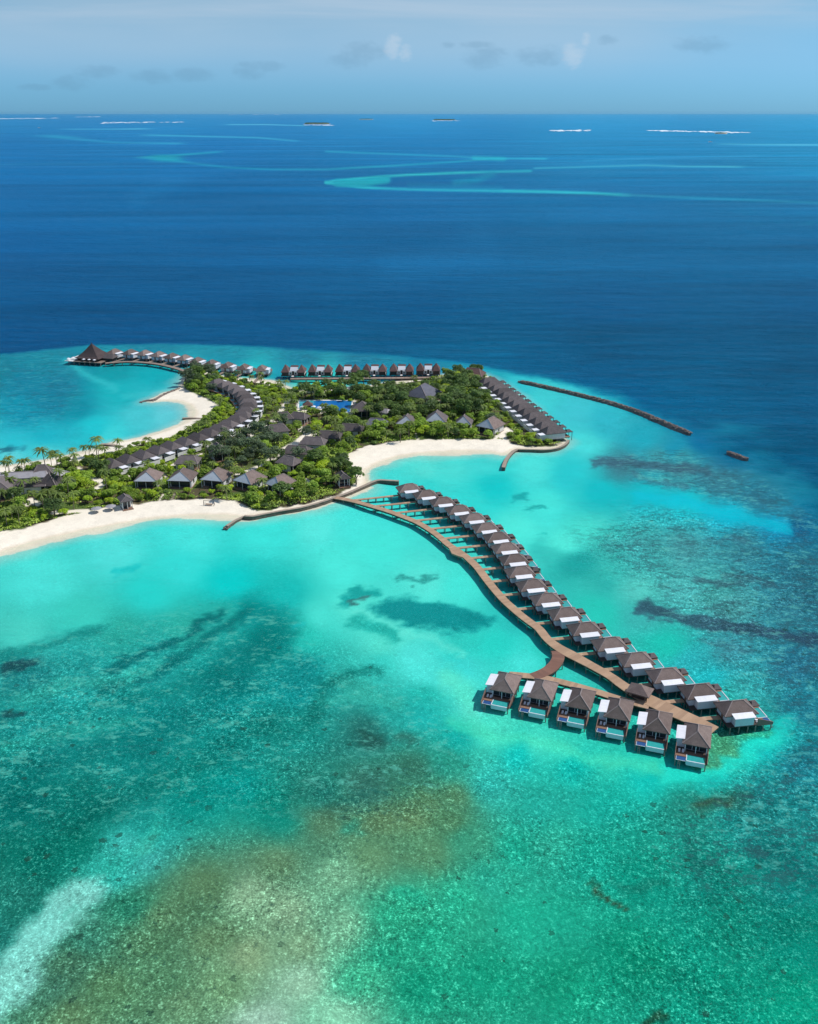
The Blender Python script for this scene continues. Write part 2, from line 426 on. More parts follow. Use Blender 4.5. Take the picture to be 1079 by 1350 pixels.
# features: kind, points, width, feather, colour, strength, coral texture
STROKES = [
    # far reefs in the open sea
    ([(430, 239), (465, 235), (500, 232), (540, 229.5), (600, 227), (650, 225.5), (700, 224.5)], 1.6, 1.6, (46, 186, 196), .8),
    ([(430, 240), (480, 246), (540, 248.5), (640, 250), (720, 251.5), (780, 253.5), (830, 256)], 1.8, 1.6, (40, 180, 192), .75),
    ([(820, 255.5), (900, 259), (980, 262), (1079, 266), (1200, 270)], 1.6, 1.6, (44, 150, 186), .6),
    ([(445, 240), (480, 240), (510, 236)], 5, 3, (22, 164, 182), .85),
    ([(600, 240), (630, 236), (650, 228)], 4, 4, (14, 140, 172), .6),
    ([(540, 243), (620, 246), (660, 247)], 3, 3, (10, 125, 165), .5),
    ([(185, 207), (220, 205), (290, 199.5)], 1.2, 1.3, (40, 165, 185), .6),
    ([(190, 207), (222, 209), (250, 214), (300, 220), (360, 222.5), (430, 222.5), (520, 217.5), (600, 212.5), (640, 209)], 1.3, 1.3, (36, 160, 186), .65),
    ([(205, 207.5), (235, 208.5)], 4, 3, (16, 150, 172), .8),
    ([(430, 199), (520, 202.5), (600, 205.5), (640, 208), (720, 208.5)], 1.1, 1.2, (50, 170, 194), .6),
    ([(625, 207.5), (665, 209)], 2.6, 2, (24, 165, 185), .8),
    ([(55, 178.5), (85, 180), (110, 184), (150, 187.5), (240, 188.5)], 1.1, 1.1, (60, 165, 196), .6),
    ([(62, 179), (95, 181.5)], 2, 1.5, (30, 150, 185), .5),
    ([(190, 177.5), (270, 179.5), (340, 181), (392, 185.5)], .9, 1, (66, 168, 200), .6),
    ([(705, 221), (790, 218.5), (850, 217), (900, 218.5), (980, 219)], 1.1, 1.2, (80, 178, 200), .6),
    ([(85, 170), (140, 170), (195, 169.5)], .6, .7, (110, 185, 210), .6),
    ([(300, 164), (350, 164), (402, 165.5)], .6, .7, (110, 185, 210), .6),
    ([(950, 189), (990, 190), (1079, 190.5), (1200, 191)], .9, 1.1, (100, 180, 205), .6),
    ([(770, 211), (880, 207), (1000, 205)], 1, 1.4, (70, 150, 190), .3),
    ([(0, 216), (80, 215), (150, 216)], 1, 1.3, (40, 130, 180), .35),
    ([(180, 262), (235, 235)], 9, 8, (14, 112, 168), .35),
    ([(520, 260), (620, 275), (640, 330), (520, 350)], 18, 20, (22, 108, 160), .3),
    # lagoon west: pale sand tongue
    ([(88, 474), (105, 486), (130, 499), (152, 510)], 4, 5, (52, 182, 190), .75),
    ([(165, 520), (195, 518), (225, 511)], 3, 4, (62, 190, 196), .5),
    ([(0, 590), (14, 590)], 3, 3, (20, 85, 105), .8),
    ([(10, 592), (30, 586)], 2, 3, (30, 110, 130), .5),
    # lagoon south
    ([(150, 752), (185, 744)], 2.5, 5, (10, 176, 178), .6),
    ([(132, 826), (60, 847), (0, 857)], 4, 9, (22, 128, 122), .75),
    ([(6, 872), (40, 868)], 6, 4, (36, 66, 74), .75), ([(4, 938), (24, 934)], 5, 4, (30, 66, 72), .75),
    ([(296, 803), (278, 814), (250, 834), (214, 846), (180, 860), (140, 882)], 4.2, 6, (10, 98, 98), .8),
    ([(330, 806), (290, 830), (250, 858), (215, 876), (176, 892), (128, 908)], 6, 8, (8, 104, 102), .75),
    ([(368, 822), (318, 892), (236, 948), (120, 990), (-20, 1020)], 16, 26, (6, 110, 104), .5), ([(352, 950), (250, 1010), (140, 1062), (20, 1110)], 18, 26, (6, 108, 96), .45), ([(300, 880), (220, 905), (120, 930)], 7, 12, (10, 116, 108), .45),
    ([(20, 915), (90, 900), (170, 893)], 6, 10, (70, 178, 156), .4), ([(10, 985), (90, 965), (170, 950)], 6, 12, (60, 172, 150), .4), ([(300, 860), (350, 850)], 8, 12, (14, 120, 116), .4), ([(420, 920), (480, 915), (520, 925)], 5, 9, (80, 190, 166), .4),
    ([(158, 856), (172, 855)], 2, 2.4, (14, 92, 92), .65),
    ([(210, 864), (195, 880), (165, 884)], 5, 7, (64, 186, 166), .5),
    ([(330, 795), (360, 812), (372, 850)], 8, 12, (8, 128, 122), .5),
    ([(398, 818), (385, 820)], 3, 4, (30, 184, 182), .7),
    ([(440, 892), (470, 886), (500, 884)], 5, 8, (14, 112, 104), .7), ([(432, 898), (424, 920), (400, 950)], 8, 11, (14, 108, 98), .6),
    ([(455, 900), (490, 906), (520, 915)], 8, 10, (66, 176, 156), .45),
    ([(480, 965), (500, 972)], 10, 9, (40, 74, 66), .65), ([(530, 968), (548, 975)], 8, 7, (54, 82, 70), .55),
    ([(452, 785), (472, 776), (498, 778)], 7, 4, (20, 150, 146), .85), ([(460, 787), (484, 784)], 2.5, 2, (56, 92, 94), .7),
    ([(530, 757), (548, 760), (575, 758)], 3.2, 2.6, (40, 140, 136), .75), ([(545, 771), (551, 772)], 2, 1.6, (40, 130, 126), .7),
    ([(470, 814), (495, 822), (525, 832)], 8, 6, (24, 156, 146), .75),
    ([(600, 850), (640, 842), (690, 850)], 10, 14, (40, 196, 184), .4),
    ([(470, 800), (530, 823), (575, 838), (612, 856)], 3, 4, (96, 216, 200), .65),
    ([(590, 885), (610, 905), (628, 935)], 12, 10, (88, 210, 182), .6),
    ([(600, 945), (660, 965), (740, 985), (820, 1003), (880, 1015)], 8, 8, (74, 210, 174), .55),
    ([(880, 1016), (935, 1012), (985, 990), (1030, 958), (1034, 945)], 10, 7, (34, 206, 188), .85),
    ([(930, 980), (960, 975)], 12, 8, (70, 150, 110), .7), ([(930, 1004), (945, 1000)], 7, 6, (92, 130, 84), .6), ([(985, 965), (1010, 958)], 5, 5, (60, 146, 100), .5),
    # bottom
    ([(70, 1225), (110, 1200)], 2, 3, (80, 170, 150), .5),
    ([(198, 1095), (186, 1112)], 8, 6, (92, 196, 176), .5),
    ([(205, 1082), (165, 1128), (130, 1150)], 14, 14, (40, 168, 148), .5),
    ([(265, 1150), (210, 1200)], 24, 24, (88, 116, 78), .2), ([(470, 1078), (530, 1068)], 12, 14, (108, 120, 82), .2), ([(540, 1122), (570, 1140)], 8, 12, (108, 130, 88), .2),
    ([(470, 1084), (455, 1085)], 8, 6, (40, 150, 128), .5),
    ([(380, 1062), (420, 1066), (470, 1056)], 6, 9, (80, 112, 90), .28),
    ([(520, 1172), (545, 1178)], 10, 7, (26, 166, 132), .5),
    ([(930, 1054), (960, 1046), (980, 1050)], 12, 10, (54, 92, 72), .5),
    # coral clumps on the near flats
    ([(776, 1172), (790, 1182), (806, 1188), (816, 1192)], 4.5, 3, (52, 64, 44), .85), ([(786, 1166), (782, 1178)], 4, 3, (40, 84, 66), .7), ([(812, 1168), (850, 1160), (880, 1154)], 5, 6, (24, 96, 84), .5),
    ([(848, 1345), (866, 1342), (884, 1347)], 5, 3, (30, 62, 44), .8), ([(924, 1050), (942, 1046), (968, 1050)], 4, 4, (58, 76, 58), .7), ([(250, 1105), (256, 1106)], 2, 1.5, (24, 62, 60), .8),
    ([(905, 1110), (912, 1125), (930, 1140)], 6, 7, (16, 90, 84), .5), ([(1000, 1110), (1040, 1130), (1079, 1150)], 14, 16, (8, 108, 106), .5), ([(960, 1200), (1010, 1220), (1060, 1215)], 16, 18, (8, 112, 98), .4),
    # reef east
    ([(785, 606), (830, 606), (880, 612), (930, 620)], 5.5, 4, (62, 94, 112), .8), ([(835, 622), (868, 632), (900, 640)], 5, 4, (64, 104, 122), .6),
    ([(845, 625), (882, 629)], 2.5, 2.5, (80, 176, 176), .7),
    ([(975, 625), (920, 632), (980, 652), (1050, 676)], 9, 9, (52, 112, 130), .45),
    ([(840, 648), (900, 658), (970, 678), (1040, 697)], 6.5, 4, (14, 184, 202), .8), ([(780, 640), (830, 650)], 9, 9, (16, 180, 188), .5),
    ([(846, 799), (872, 806), (930, 816), (1000, 826), (1079, 838), (1150, 846)], 7.5, 4.5, (50, 78, 96), .85), ([(858, 797), (880, 808)], 6, 4, (48, 82, 96), .7),
    ([(918, 762), (950, 768), (975, 764)], 3.5, 3, (56, 92, 102), .7), ([(955, 755), (985, 756), (1020, 770)], 4, 3.5, (56, 94, 104), .65), ([(868, 772), (880, 771)], 2.5, 2, (52, 110, 112), .6),
    ([(925, 840), (960, 848), (990, 852)], 4, 5, (54, 96, 108), .5),
    ([(680, 656), (696, 652)], 4, 3, (24, 160, 160), .8), ([(697, 671), (712, 664), (722, 668)], 2, 2, (30, 158, 156), .8), ([(712, 700), (720, 701)], 1.5, 1.5, (36, 176, 170), .7),
    ([(930, 710), (960, 706), (985, 712)], 3, 4, (64, 104, 116), .45),
    ([(800, 716), (880, 712), (960, 726)], 7, 9, (60, 132, 138), .35),
    ([(715, 720), (770, 748), (800, 768)], 10, 12, (30, 156, 152), .4),
]
PATCHES = [
    ([(486, 797), (520, 787), (560, 789), (610, 797), (650, 812), (640, 822), (610, 832), (575, 826), (535, 818), (505, 808)], 6, (12, 130, 132), .9),
    ([(136, 1151), (134, 1173), (112, 1213), (70, 1253), (52, 1297), (-10, 1345), (-200, 1480), (-260, 1420), (-60, 1300), (0, 1253), (23, 1223), (67, 1181), (106, 1156)], 13, (148, 224, 212), .82),
    ([(100, 1190), (112, 1196), (92, 1214), (84, 1206)], 3, (88, 176, 158), .5),
]
CLUMPS = [(800, 1182, 12, 5, 32), (795, 1192, 10, 4, 25), (868, 1343, 16, 5, 24), (250, 1105, 5, 2, 2)]

ALB = np.array([.84, .91, .865], np.float32)

def bed_colour(x, y):
    """linear albedo (n,3), texture weights (n,4), depth"""
    u, v = survey(x, y)
    u = np.clip(u, -260, 1340); v = np.clip(v, 149, 1420)
    wu = u + (fbm(x * .03, y * .02, 4) - .5) * np.interp(v, [150, 300, 600, 1350], [0, 4, 26, 60])
    wv = v + (fbm(x * .03 + 50, y * .02 + 9, 4) - .5) * np.interp(v, [150, 300, 480, 700, 1350], [0, 1, 6, 18, 60])
    rag = np.interp(v, [150, 450, 700, 1350], [0, 3, 15, 24])
    fu = u + (fbm(x * .07 + 5, y * .05, 4) - .5) * np.interp(v, [150, 300, 600, 1350], [0, 3, 14, 44]) + (fbm(x * .33, y * .3, 3) - .5) * rag
    fv = v + (fbm(x * .07 + 90, y * .05 + 3, 4) - .5) * np.interp(v, [150, 300, 500, 700, 1350], [0, .6, 3, 10, 44]) + (fbm(x * .33 + 70, y * .3 + 11, 3) - .5) * rag * .8
    tex = np.zeros((len(x), 4), np.float32)
    # open sea beyond the drop-off and the reef flats are surveyed apart, so the drop-off keeps an edge
    DP = np.array(DEEP)
    cin = inside(CT[:, 0], CT[:, 1], DP)
    dd = np.where(fv < 300, 50.0, 0.0)
    kz = (fv >= 300) & (fv < 900)
    dd[kz] = sdf(fu[kz], fv[kz], DP); dd[fv >= 900] = -50
    deep = smooth(-3.0, 3.0, dd * np.interp(fu, [0, 600, 850, 1000], [1.0, .6, .13, .07]) + (fbm(x * .03 + 21, y * .03, 4) - .5) * np.interp(fu, [500, 900], [0, 7])).astype(np.float32)
    c = np.zeros((len(x), 3), np.float32)
    a = deep > 0; c[a] += shepard(wu[a], wv[a], CT[cin]) * deep[a, None]
    a = deep < 1; c[a] += shepard(wu[a], wv[a], CT[~cin]) * (1 - deep[a, None])
    c *= 1 - deep[:, None] * np.array([.75, -.05, .0], np.float32)
    for pts, w, f, col, s in STROKES:
        k = smask(fu, fv, pts, w, f) * s
        if pts[0][1] < 300: k = k * (.85 + .4 * smooth(.3, .62, fbm(x * .0016 + 9, y * .0009, 5)))
        c += k[:, None] * (np.array(col, np.float32) - c)
    for pts, f, col, s in PATCHES:
        k = smask(fu, fv, pts, 0, f, True) * s
        c += k[:, None] * (np.array(col, np.float32) - c)
    cl = np.clip(c / 255.0, 0, 1)
    L = np.where(cl <= .04045, cl / 12.92, ((cl + .055) / 1.055) ** 2.4).astype(np.float32)
    L = L * ALB
    L = L * (1 + deep * (np.interp(v, [150, 200, 280, 420, 470], [1.2, 1.18, 1.14, 1.1, 1.08]) - 1))[:, None]  # brightening of the open sea towards the horizon, painted into its colour
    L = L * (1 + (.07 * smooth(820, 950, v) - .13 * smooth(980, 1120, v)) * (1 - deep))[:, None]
    # speckle: coral rubble / seagrass grain, strongest on the near flats and on the eastern reef
    flat = np.clip(smooth(800, 930, fv), 0, 1)
    sandy = smooth(.34, .52, L[:, 1]) * (1 - smooth(1000, 1200, fv))
    east = smask(fu, fv, [(760, 700), (880, 650), (1079, 700), (1400, 700), (1400, 1190), (1079, 1180), (960, 1170), (860, 1120), (920, 1050), (1045, 975), (1010, 930), (940, 860)], 0, 34, True)
    upper = smask(fu, fv, [(780, 600), (900, 590), (1000, 625), (1090, 690), (1079, 720), (900, 645)], 0, 10, True)
    grass = smask(fu, fv, [(-50, 850), (150, 830), (300, 790), (380, 800), (430, 880), (540, 905), (620, 960), (560, 1060), (300, 1060), (120, 1080), (-50, 1100)], 0, 26, True)
    ring = smask(fu, fv, [(-50, 460), (60, 458), (220, 450), (380, 456), (500, 464), (620, 480), (600, 488), (480, 484), (360, 474), (200, 462), (100, 474), (110, 520), (70, 560), (-50, 565)], 0, 8, True)
    tex[:, 0] = np.clip(.25 + .75 * np.maximum(flat, east), 0, 1) * (1 - .75 * sandy) * (1 - deep)
    tex[:, 1] = np.clip(np.maximum(np.maximum(east, upper), ring * .6), 0, 1) * (1 - deep)
    tex[:, 2] = grass
    tex[:, 0] *= 1 - .3 * smask(fu, fv, PATCHES[1][0], 0, 9, True)
    chan = smask(fu, fv, [(770, 638), (840, 648), (900, 658), (970, 678), (1040, 697)], 10, 6)
    tex[:, 1] *= 1 - .9 * chan; tex[:, 0] *= 1 - .7 * chan
    L = L * (1 - grass[:, None] * np.array([.3, .13, .1], np.float32))
    er = (east * smooth(860, 1079, fu) * smooth(1200, 1000, fv))[:, None]
    L = L * (1 - er * np.array([.2, .26, .14], np.float32))
    tex[:, 3] = deep
    return L, tex, deep

DEEP = [(-400, 462), (-60, 466), (20, 463), (60, 458), (130, 452), (220, 450.5), (300, 452.5), (380, 457), (440, 461), (500, 465), (560, 470), (610, 476), (660, 484), (720, 497), (790, 517), (850, 541), (900, 563), (935, 582),
        (985, 600), (1030, 630), (1070, 662), (1110, 700), (1400, 760), (1400, 100), (-400, 100)]

# ------------------------------------------------------------------ grid
def axis(lo, hi, step, far_lo, far_hi, g):
    a = list(np.arange(lo, hi + 1e-6, step))
    s = step; p = hi
    while p < far_hi:
        s *= g; p += s; a.append(p)
    s = step; p = lo; b = []
    while p > far_lo:
        s *= g; p -= s; b.append(p)
    return np.array(b[::-1] + a)

GX = axis(-330, 330, 1.3, -90000, 90000, 1.05)
GY = np.concatenate([np.arange(20, 110, 3.0), np.arange(110, 470, .95), axis(470, 760, 1.3, 469.5, 120000, 1.0115)])
GY = np.unique(GY)
XX, YY = np.meshgrid(GX, GY)
X, Y = XX.ravel(), YY.ravel()
NXg, NYg = len(GX), len(GY)
near = (Y < 900) & (np.abs(X) < 480)
D = np.full(X.shape, -400.0)
D[near] = sdf(X[near], Y[near], SHORE_W)
BL, BT, DEEPM = bed_colour(X, Y)

def relief(d, deep, x, y):
    n = fbm(x * .08, y * .08, 3) - .5
    land = np.clip(d * .085, 0, 1.25) + smooth(8, 20, d) * n * .5
    sea = -np.clip(-d * .06, 0, 1.25) - deep * 1.0 + smooth(4, 30, -d) * n * .4
    return np.where(d > 0, land, sea)
Z = relief(D, DEEPM, X, Y)

PATHS = [
    ([(388, 513), (381, 526), (372, 541), (364, 553), (354, 562), (340, 570), (322, 577), (306, 584)], 3.2),
    ([(398, 566), (412, 572), (400, 578), (388, 587), (374, 594), (361, 602)], 4.2), ([(426, 568), (408, 573)], 3),
    ([(361, 602), (344, 614), (328, 621), (312, 626)], 1.8),
    ([(104, 618), (114, 627), (126, 633), (140, 636)], 3.0), ([(140, 636), (128, 645), (120, 650)], 3.5), ([(138, 636), (152, 632), (170, 628)], 1.8),
    ([(222, 612), (214, 618), (217, 626), (221, 632)], 1.6), ([(232, 612), (222, 613)], 1.6), ([(256, 603), (266, 599)], 1.8),
    ([(395, 527), (393, 540), (440, 541), (462, 545), (470, 540), (466, 527)], 2.0), ([(394, 541), (440, 543)], 2.6),
    ([(496, 544), (508, 546)], 2), ([(549, 572), (551, 583)], 1.2), ([(566, 527), (578, 530)], 2), ([(607, 504), (614, 500)], 2.4),
    ([(660, 575), (668, 566), (676, 572)], 3.0), ([(668, 582), (664, 572)], 3), ([(655, 576), (652, 582)], 2), ([(630, 540), (640, 548)], 1.4),
    ([(404, 633), (412, 637)], 2.2), ([(355, 632), (352, 640)], 1.4), ([(210, 662), (216, 652)], 1), ([(226, 661), (231, 652)], 1),
    ([(30, 666), (42, 660), (50, 664)], 4), ([(70, 676), (100, 674), (118, 673)], 2.2),
]
def path_mask(u, v, grow=0.0):
    m = np.zeros(u.shape, np.float32)
    for pts, w in PATHS:
        m = np.maximum(m, smask(u, v, pts, w + grow, .9))
    return m

# land colours: sand outside the planting, leaf litter and turf inside it
SAND = np.array([.78, .71, .59], np.float32)
isl = D > -60
xl, yl = X[isl], Y[isl]
ul, vl = survey(xl, yl, 1.2)
vd = sdf(xl, yl, VEG_W) + (fbm(xl * .25, yl * .25, 3) - .5) * 5
green = smooth(-.8, .8, vd) * (1 - np.clip(path_mask(ul + (fbm(xl * .3, yl * .3, 2) - .5) * 3, vl), 0, 1))
nn = fbm(xl * .12, yl * .12, 4)[:, None]
turf = np.array([.075, .115, .03], np.float32) * (.6 + .9 * nn)
litter = np.array([.10, .085, .05], np.float32) * (.7 + .6 * nn)
tmix = smooth(.42, .58, fbm(xl * .07 + 40, yl * .07, 4))[:, None]
gcol = turf * tmix + litter * (1 - tmix)
sand = SAND * (.9 + .18 * (fbm(xl * .35, yl * .35, 4)[:, None]))
dl = D[isl]
wet = (smooth(3.2, .3, dl + (fbm(xl * .2, yl * .2, 3) - .5) * 2.2))[:, None]
sand = sand * (1 - wet * np.array([.12, .16, .22], np.float32))
landc = sand * (1 - green[:, None]) + gcol * green[:, None]
k = smooth(-15, 0.5, dl + (fbm(xl * .06, yl * .06, 3) - .5) * 8)[:, None]
base = BL[isl]
shal = np.clip(base * .3 + np.array([.34, .5, .42], np.float32) * .7, 0, 1)
mixc = base * (1 - k) + np.where(k < .75, shal, landc) * k
t2 = smooth(-3.5, .2, dl)[:, None]
mixc = np.where(dl[:, None] > 0, landc, mixc * (1 - t2) + (SAND * np.array([.82, .86, .78], np.float32)) * t2)
BL[isl] = mixc
BT[isl] *= (1 - smooth(-14, -2, dl))[:, None]
BT[isl, 0] = np.maximum(BT[isl, 0], .12)
ATT = np.concatenate([BL, np.ones((len(BL), 1), np.float32)], 1)

idx = np.arange(NXg * NYg).reshape(NYg, NXg)
Q = np.stack([idx[:-1, :-1], idx[:-1, 1:], idx[1:, 1:], idx[1:, :-1]], -1).reshape(-1, 4)
isl_q = (D[Q].max(1) > -2.0)
def sub(qs):
    used, inv = np.unique(qs, return_inverse=True)
    return used, inv.reshape(qs.shape)

# ---- seabed / land material
def bed_material():
    m, t = new_mat('seabed_sand_and_reef')
    out = t.new('ShaderNodeOutputMaterial'); p = t.new('ShaderNodeBsdfPrincipled')
    t.l.new(p.outputs[0], out.inputs['Surface'])
    a = t.new('ShaderNodeAttribute', attribute_name='bed_colour'); w = t.new('ShaderNodeAttribute', attribute_name='bed_texture')
    sp = t.new('ShaderNodeSeparateColor'); t.l.new(w.outputs['Color'], sp.inputs[0])
    rub0, coral, grass, deep = sp.outputs[0], sp.outputs[1], sp.outputs[2], w.outputs['Alpha']
    g = t.new('ShaderNodeNewGeometry'); pos = g.outputs['Position']
    # warped position so the grain is never regular
    nz = t.new('ShaderNodeTexNoise'); t.l.new(pos, nz.inputs['Vector']); nz.inputs['Scale'].default_value = .11; nz.inputs['Detail'].default_value = 3
    wp = t.vmath('ADD', pos, t.vmath('SCALE', t.vmath('SUBTRACT', nz.outputs['Color'], (.5, .5, .5))))
    t.n[-1]
    for nd in t.n:
        if nd.type == 'VECT_MATH' and nd.operation == 'SCALE': nd.inputs['Scale'].default_value = 2.2
    fine = t.noise(wp, 1.9, 2, .7)
    fine2 = t.noise(t.mapping(wp, (1, .8, 1), (0, 0, .5)), .75, 3, .7)
    mid = t.noise(wp, .085, 5, .65)
    lumps = t.noise(t.mapping(wp, (.6, 1, 1)), .42, 4, .72)
    patchy = t.noise(t.mapping(wp, (.5, 1, 1)), .09, 5, .7)
    strands = t.noise(t.mapping(wp, (.6, 1, 1), (0, 0, .75)), .42, 4, .72)
    rub = t.math('MULTIPLY', rub0, t.math('ADD', t.math('MULTIPLY', t.ramp(t.noise(wp, .022, 5, .65), .34, .66), 1.0), .38))
    c = a.outputs['Color']
    k = t.math('ADD', t.math('MULTIPLY', t.math('SUBTRACT', mid, .5), t.math('ADD', t.math('MULTIPLY', rub, .85), .16)), 1.0)
    k = t.math('MULTIPLY', k, t.math('ADD', t.math('MULTIPLY', t.math('SUBTRACT', fine2, .5), t.math('MULTIPLY', rub, 1.7)), 1.0))
    k = t.math('MULTIPLY', k, t.math('ADD', t.math('MULTIPLY', t.math('SUBTRACT', fine, .5), t.math('MULTIPLY', t.math('ADD', rub, .12), 2.0)), 1.0))
    vm = t.new('ShaderNodeVectorMath', operation='SCALE'); t.l.new(c, vm.inputs[0]); t.l.new(t.math('MAXIMUM', k, .12), vm.inputs['Scale'])
    c = vm.outputs[0]
    # pale flecks and small dark heads
    fl = t.math('MULTIPLY', t.ramp(t.math('ADD', t.math('MULTIPLY', fine, .5), t.math('MULTIPLY', fine2, .5)), .54, .64), t.math('MULTIPLY', rub, .6))
    vm = t.new('ShaderNodeVectorMath', operation='SCALE'); t.l.new(c, vm.inputs[0]); vm.inputs['Scale'].default_value = 1.75
    c = t.mix(fl, c, t.mix(.22, vm.outputs[0], (.36, .76, .6)))
    dk0 = t.math('MULTIPLY', t.ramp(t.math('ADD', t.math('MULTIPLY', fine2, .6), t.math('MULTIPLY', patchy, .4)), .44, .35), t.math('MULTIPLY', rub, .6))
    c = t.mix(dk0, c, t.mix(.6, c, (.006, .09, .075)))
    # single coral heads on the sand, in loose colonies
    vo = t.new('ShaderNodeTexVoronoi', feature='F1'); vo.inputs['Scale'].default_value = .23; t.l.new(wp, vo.inputs['Vector'])
    sc_ = t.new('ShaderNodeSeparateColor'); t.l.new(vo.outputs['Color'], sc_.inputs[0])
    colony = t.ramp(t.noise(pos, .016, 4, .6), .42, .56)
    nd = t.new('ShaderNodeMath', operation='LESS_THAN'); t.l.new(t.math('ADD', vo.outputs['Distance'], t.math('MULTIPLY', t.math('SUBTRACT', fine, .5), .35)), nd.inputs[0]); t.l.new(t.math('SUBTRACT', t.math('MULTIPLY', sc_.outputs[0], .42), .16), nd.inputs[1])
    c = t.mix(t.math('MULTIPLY', t.math('MULTIPLY', nd.outputs[0], colony), t.math('MULTIPLY', rub0, .85)), c, t.mix(.75, c, (.012, .045, .032)))
    # coral heads: dark, grey-violet, broken
    cm = t.math('MULTIPLY', t.ramp(t.math('ADD', t.math('MULTIPLY', lumps, .6), t.math('MULTIPLY', patchy, .4)), .49, .58), t.math('MULTIPLY', coral, .85))
    c = t.mix(cm, c, t.mix(.66, c, (.026, .07, .085)))
    cg = t.math('MULTIPLY', t.ramp(t.math('ADD', t.math('MULTIPLY', lumps, .7), t.math('MULTIPLY', patchy, .3)), .48, .38), t.math('MULTIPLY', coral, .6))
    c = t.mix(cg, c, t.mix(.5, c, (.14, .56, .48)))
    # seagrass strands with sandy gaps
    gm = t.math('MULTIPLY', t.ramp(t.math('ADD', t.math('MULTIPLY', strands, .7), t.math('MULTIPLY', patchy, .3)), .52, .62), t.math('MULTIPLY', grass, .6))
    c = t.mix(gm, c, t.mix(.6, c, (.12, .55, .43)))
    gd = t.math('MULTIPLY', t.ramp(t.math('ADD', t.math('MULTIPLY', strands, .6), t.math('MULTIPLY', patchy, .4)), .48, .38), t.math('MULTIPLY', grass, .55))
    c = t.mix(gd, c, t.mix(.5, c, (.004, .13, .11)))
    # long drifts on the open water
    dr = t.noise(t.mapping(pos, (.2, 1.3, 1), (0, 0, -.1)), .0035, 9, .7)
    dk = t.math('ADD', t.math('MULTIPLY', t.math('MULTIPLY', t.math('SUBTRACT', dr, .5), deep), 1.7), 1.0)
    vm = t.new('ShaderNodeVectorMath', operation='SCALE'); t.l.new(c, vm.inputs[0]); t.l.new(dk, vm.inputs['Scale'])
    t.l.new(vm.outputs[0], p.inputs['Base Color'])
    p.inputs['Roughness'].default_value = .9; p.inputs['Specular IOR Level'].default_value = 0.0
    # light and dark of the open-water swell, put into a bump on the bed
    sw = t.noise(t.mapping(pos, (.4, 1.2, 1), (0, 0, .12)), .055, 6, .72, .3)
    bn = t.new('ShaderNodeBump'); bn.inputs['Distance'].default_value = 11.0
    t.l.new(sw, bn.inputs['Height']); t.l.new(t.math('MULTIPLY', deep, 1.0), bn.inputs['Strength'])
    t.l.new(bn.outputs[0], p.inputs['Normal'])
    return m
M['bed'] = bed_material()

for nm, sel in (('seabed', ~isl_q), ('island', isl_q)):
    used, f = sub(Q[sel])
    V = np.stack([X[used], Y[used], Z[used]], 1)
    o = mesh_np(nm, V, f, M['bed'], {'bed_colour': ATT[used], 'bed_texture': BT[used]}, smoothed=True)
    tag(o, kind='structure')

# ---- water surface
def sea_material():
    m, t = new_mat('clear_sea_water')
    out = t.new('ShaderNodeOutputMaterial')
    g = t.new('ShaderNodeNewGeometry'); pos = g.outputs['Position']
    w1 = t.noise(t.mapping(pos, (.55, 1.5, 1), (0, 0, .12)), .16, 5, .65)
    w2 = t.noise(t.mapping(pos, (1, 1.5, 1), (0, 0, -.2)), .7, 3, .6)
    w3 = t.noise(t.mapping(pos, (.4, 1.5, 1), (0, 0, .1)), .022, 5, .7)
    calm = t.ramp(t.noise(t.mapping(pos, (.3, 1.5, 1), (0, 0, -.2)), .004, 6, .65), .32, .68)
    h = t.math('ADD', t.math('MULTIPLY', w1, 1.6), t.math('ADD', t.math('MULTIPLY', w2, .5), t.math('MULTIPLY', w3, 6.0)))
    bn = t.new('ShaderNodeBump'); bn.inputs['Distance'].default_value = 1.0
    t.l.new(h, bn.inputs['Height']); t.l.new(t.math('ADD', t.math('MULTIPLY', calm, .5), .3), bn.inputs['Strength'])
    nrm = bn.outputs[0]
    fr = t.new('ShaderNodeFresnel'); fr.inputs['IOR'].default_value = 1.33; t.l.new(nrm, fr.inputs['Normal'])
    fac = t.math('MULTIPLY', t.math('POWER', fr.outputs[0], 1.3), .28)
    gl = t.new('ShaderNodeBsdfGlossy'); gl.inputs['Color'].default_value = (.5, .82, 1, 1); gl.inputs['Roughness'].default_value = .24; t.l.new(nrm, gl.inputs['Normal'])
    tr = t.new('ShaderNodeBsdfTransparent')
    mx = t.new('ShaderNodeMixShader'); t.l.new(fac, mx.inputs[0]); t.l.new(tr.outputs[0], mx.inputs[1]); t.l.new(gl.outputs[0], mx.inputs[2])
    t.l.new(mx.outputs[0], out.inputs['Surface'])
    return m
M['sea'] = sea_material()
sx = axis(-400, 400, 100, -90000, 90000, 1.6); sy = axis(0, 800, 100, -400, 120000, 1.6)
gx, gy = np.meshgrid(sx, sy)
ii = np.arange(gx.size).reshape(gx.shape)
F = np.stack([ii[:-1, :-1], ii[:-1, 1:], ii[1:, 1:], ii[1:, :-1]], -1).reshape(-1, 4)
sea = mesh_np('sea_water', np.stack([gx.ravel(), gy.ravel(), np.zeros(gx.size)], 1), F, M['sea'])
tag(sea, kind='structure')
SKY_TINT_LOW = (.27, .73, 1.52)
SKY_TINT_MID = (.49, .78, 1.0)
SKY_TINT_HIGH = (.78, .88, 1.0)
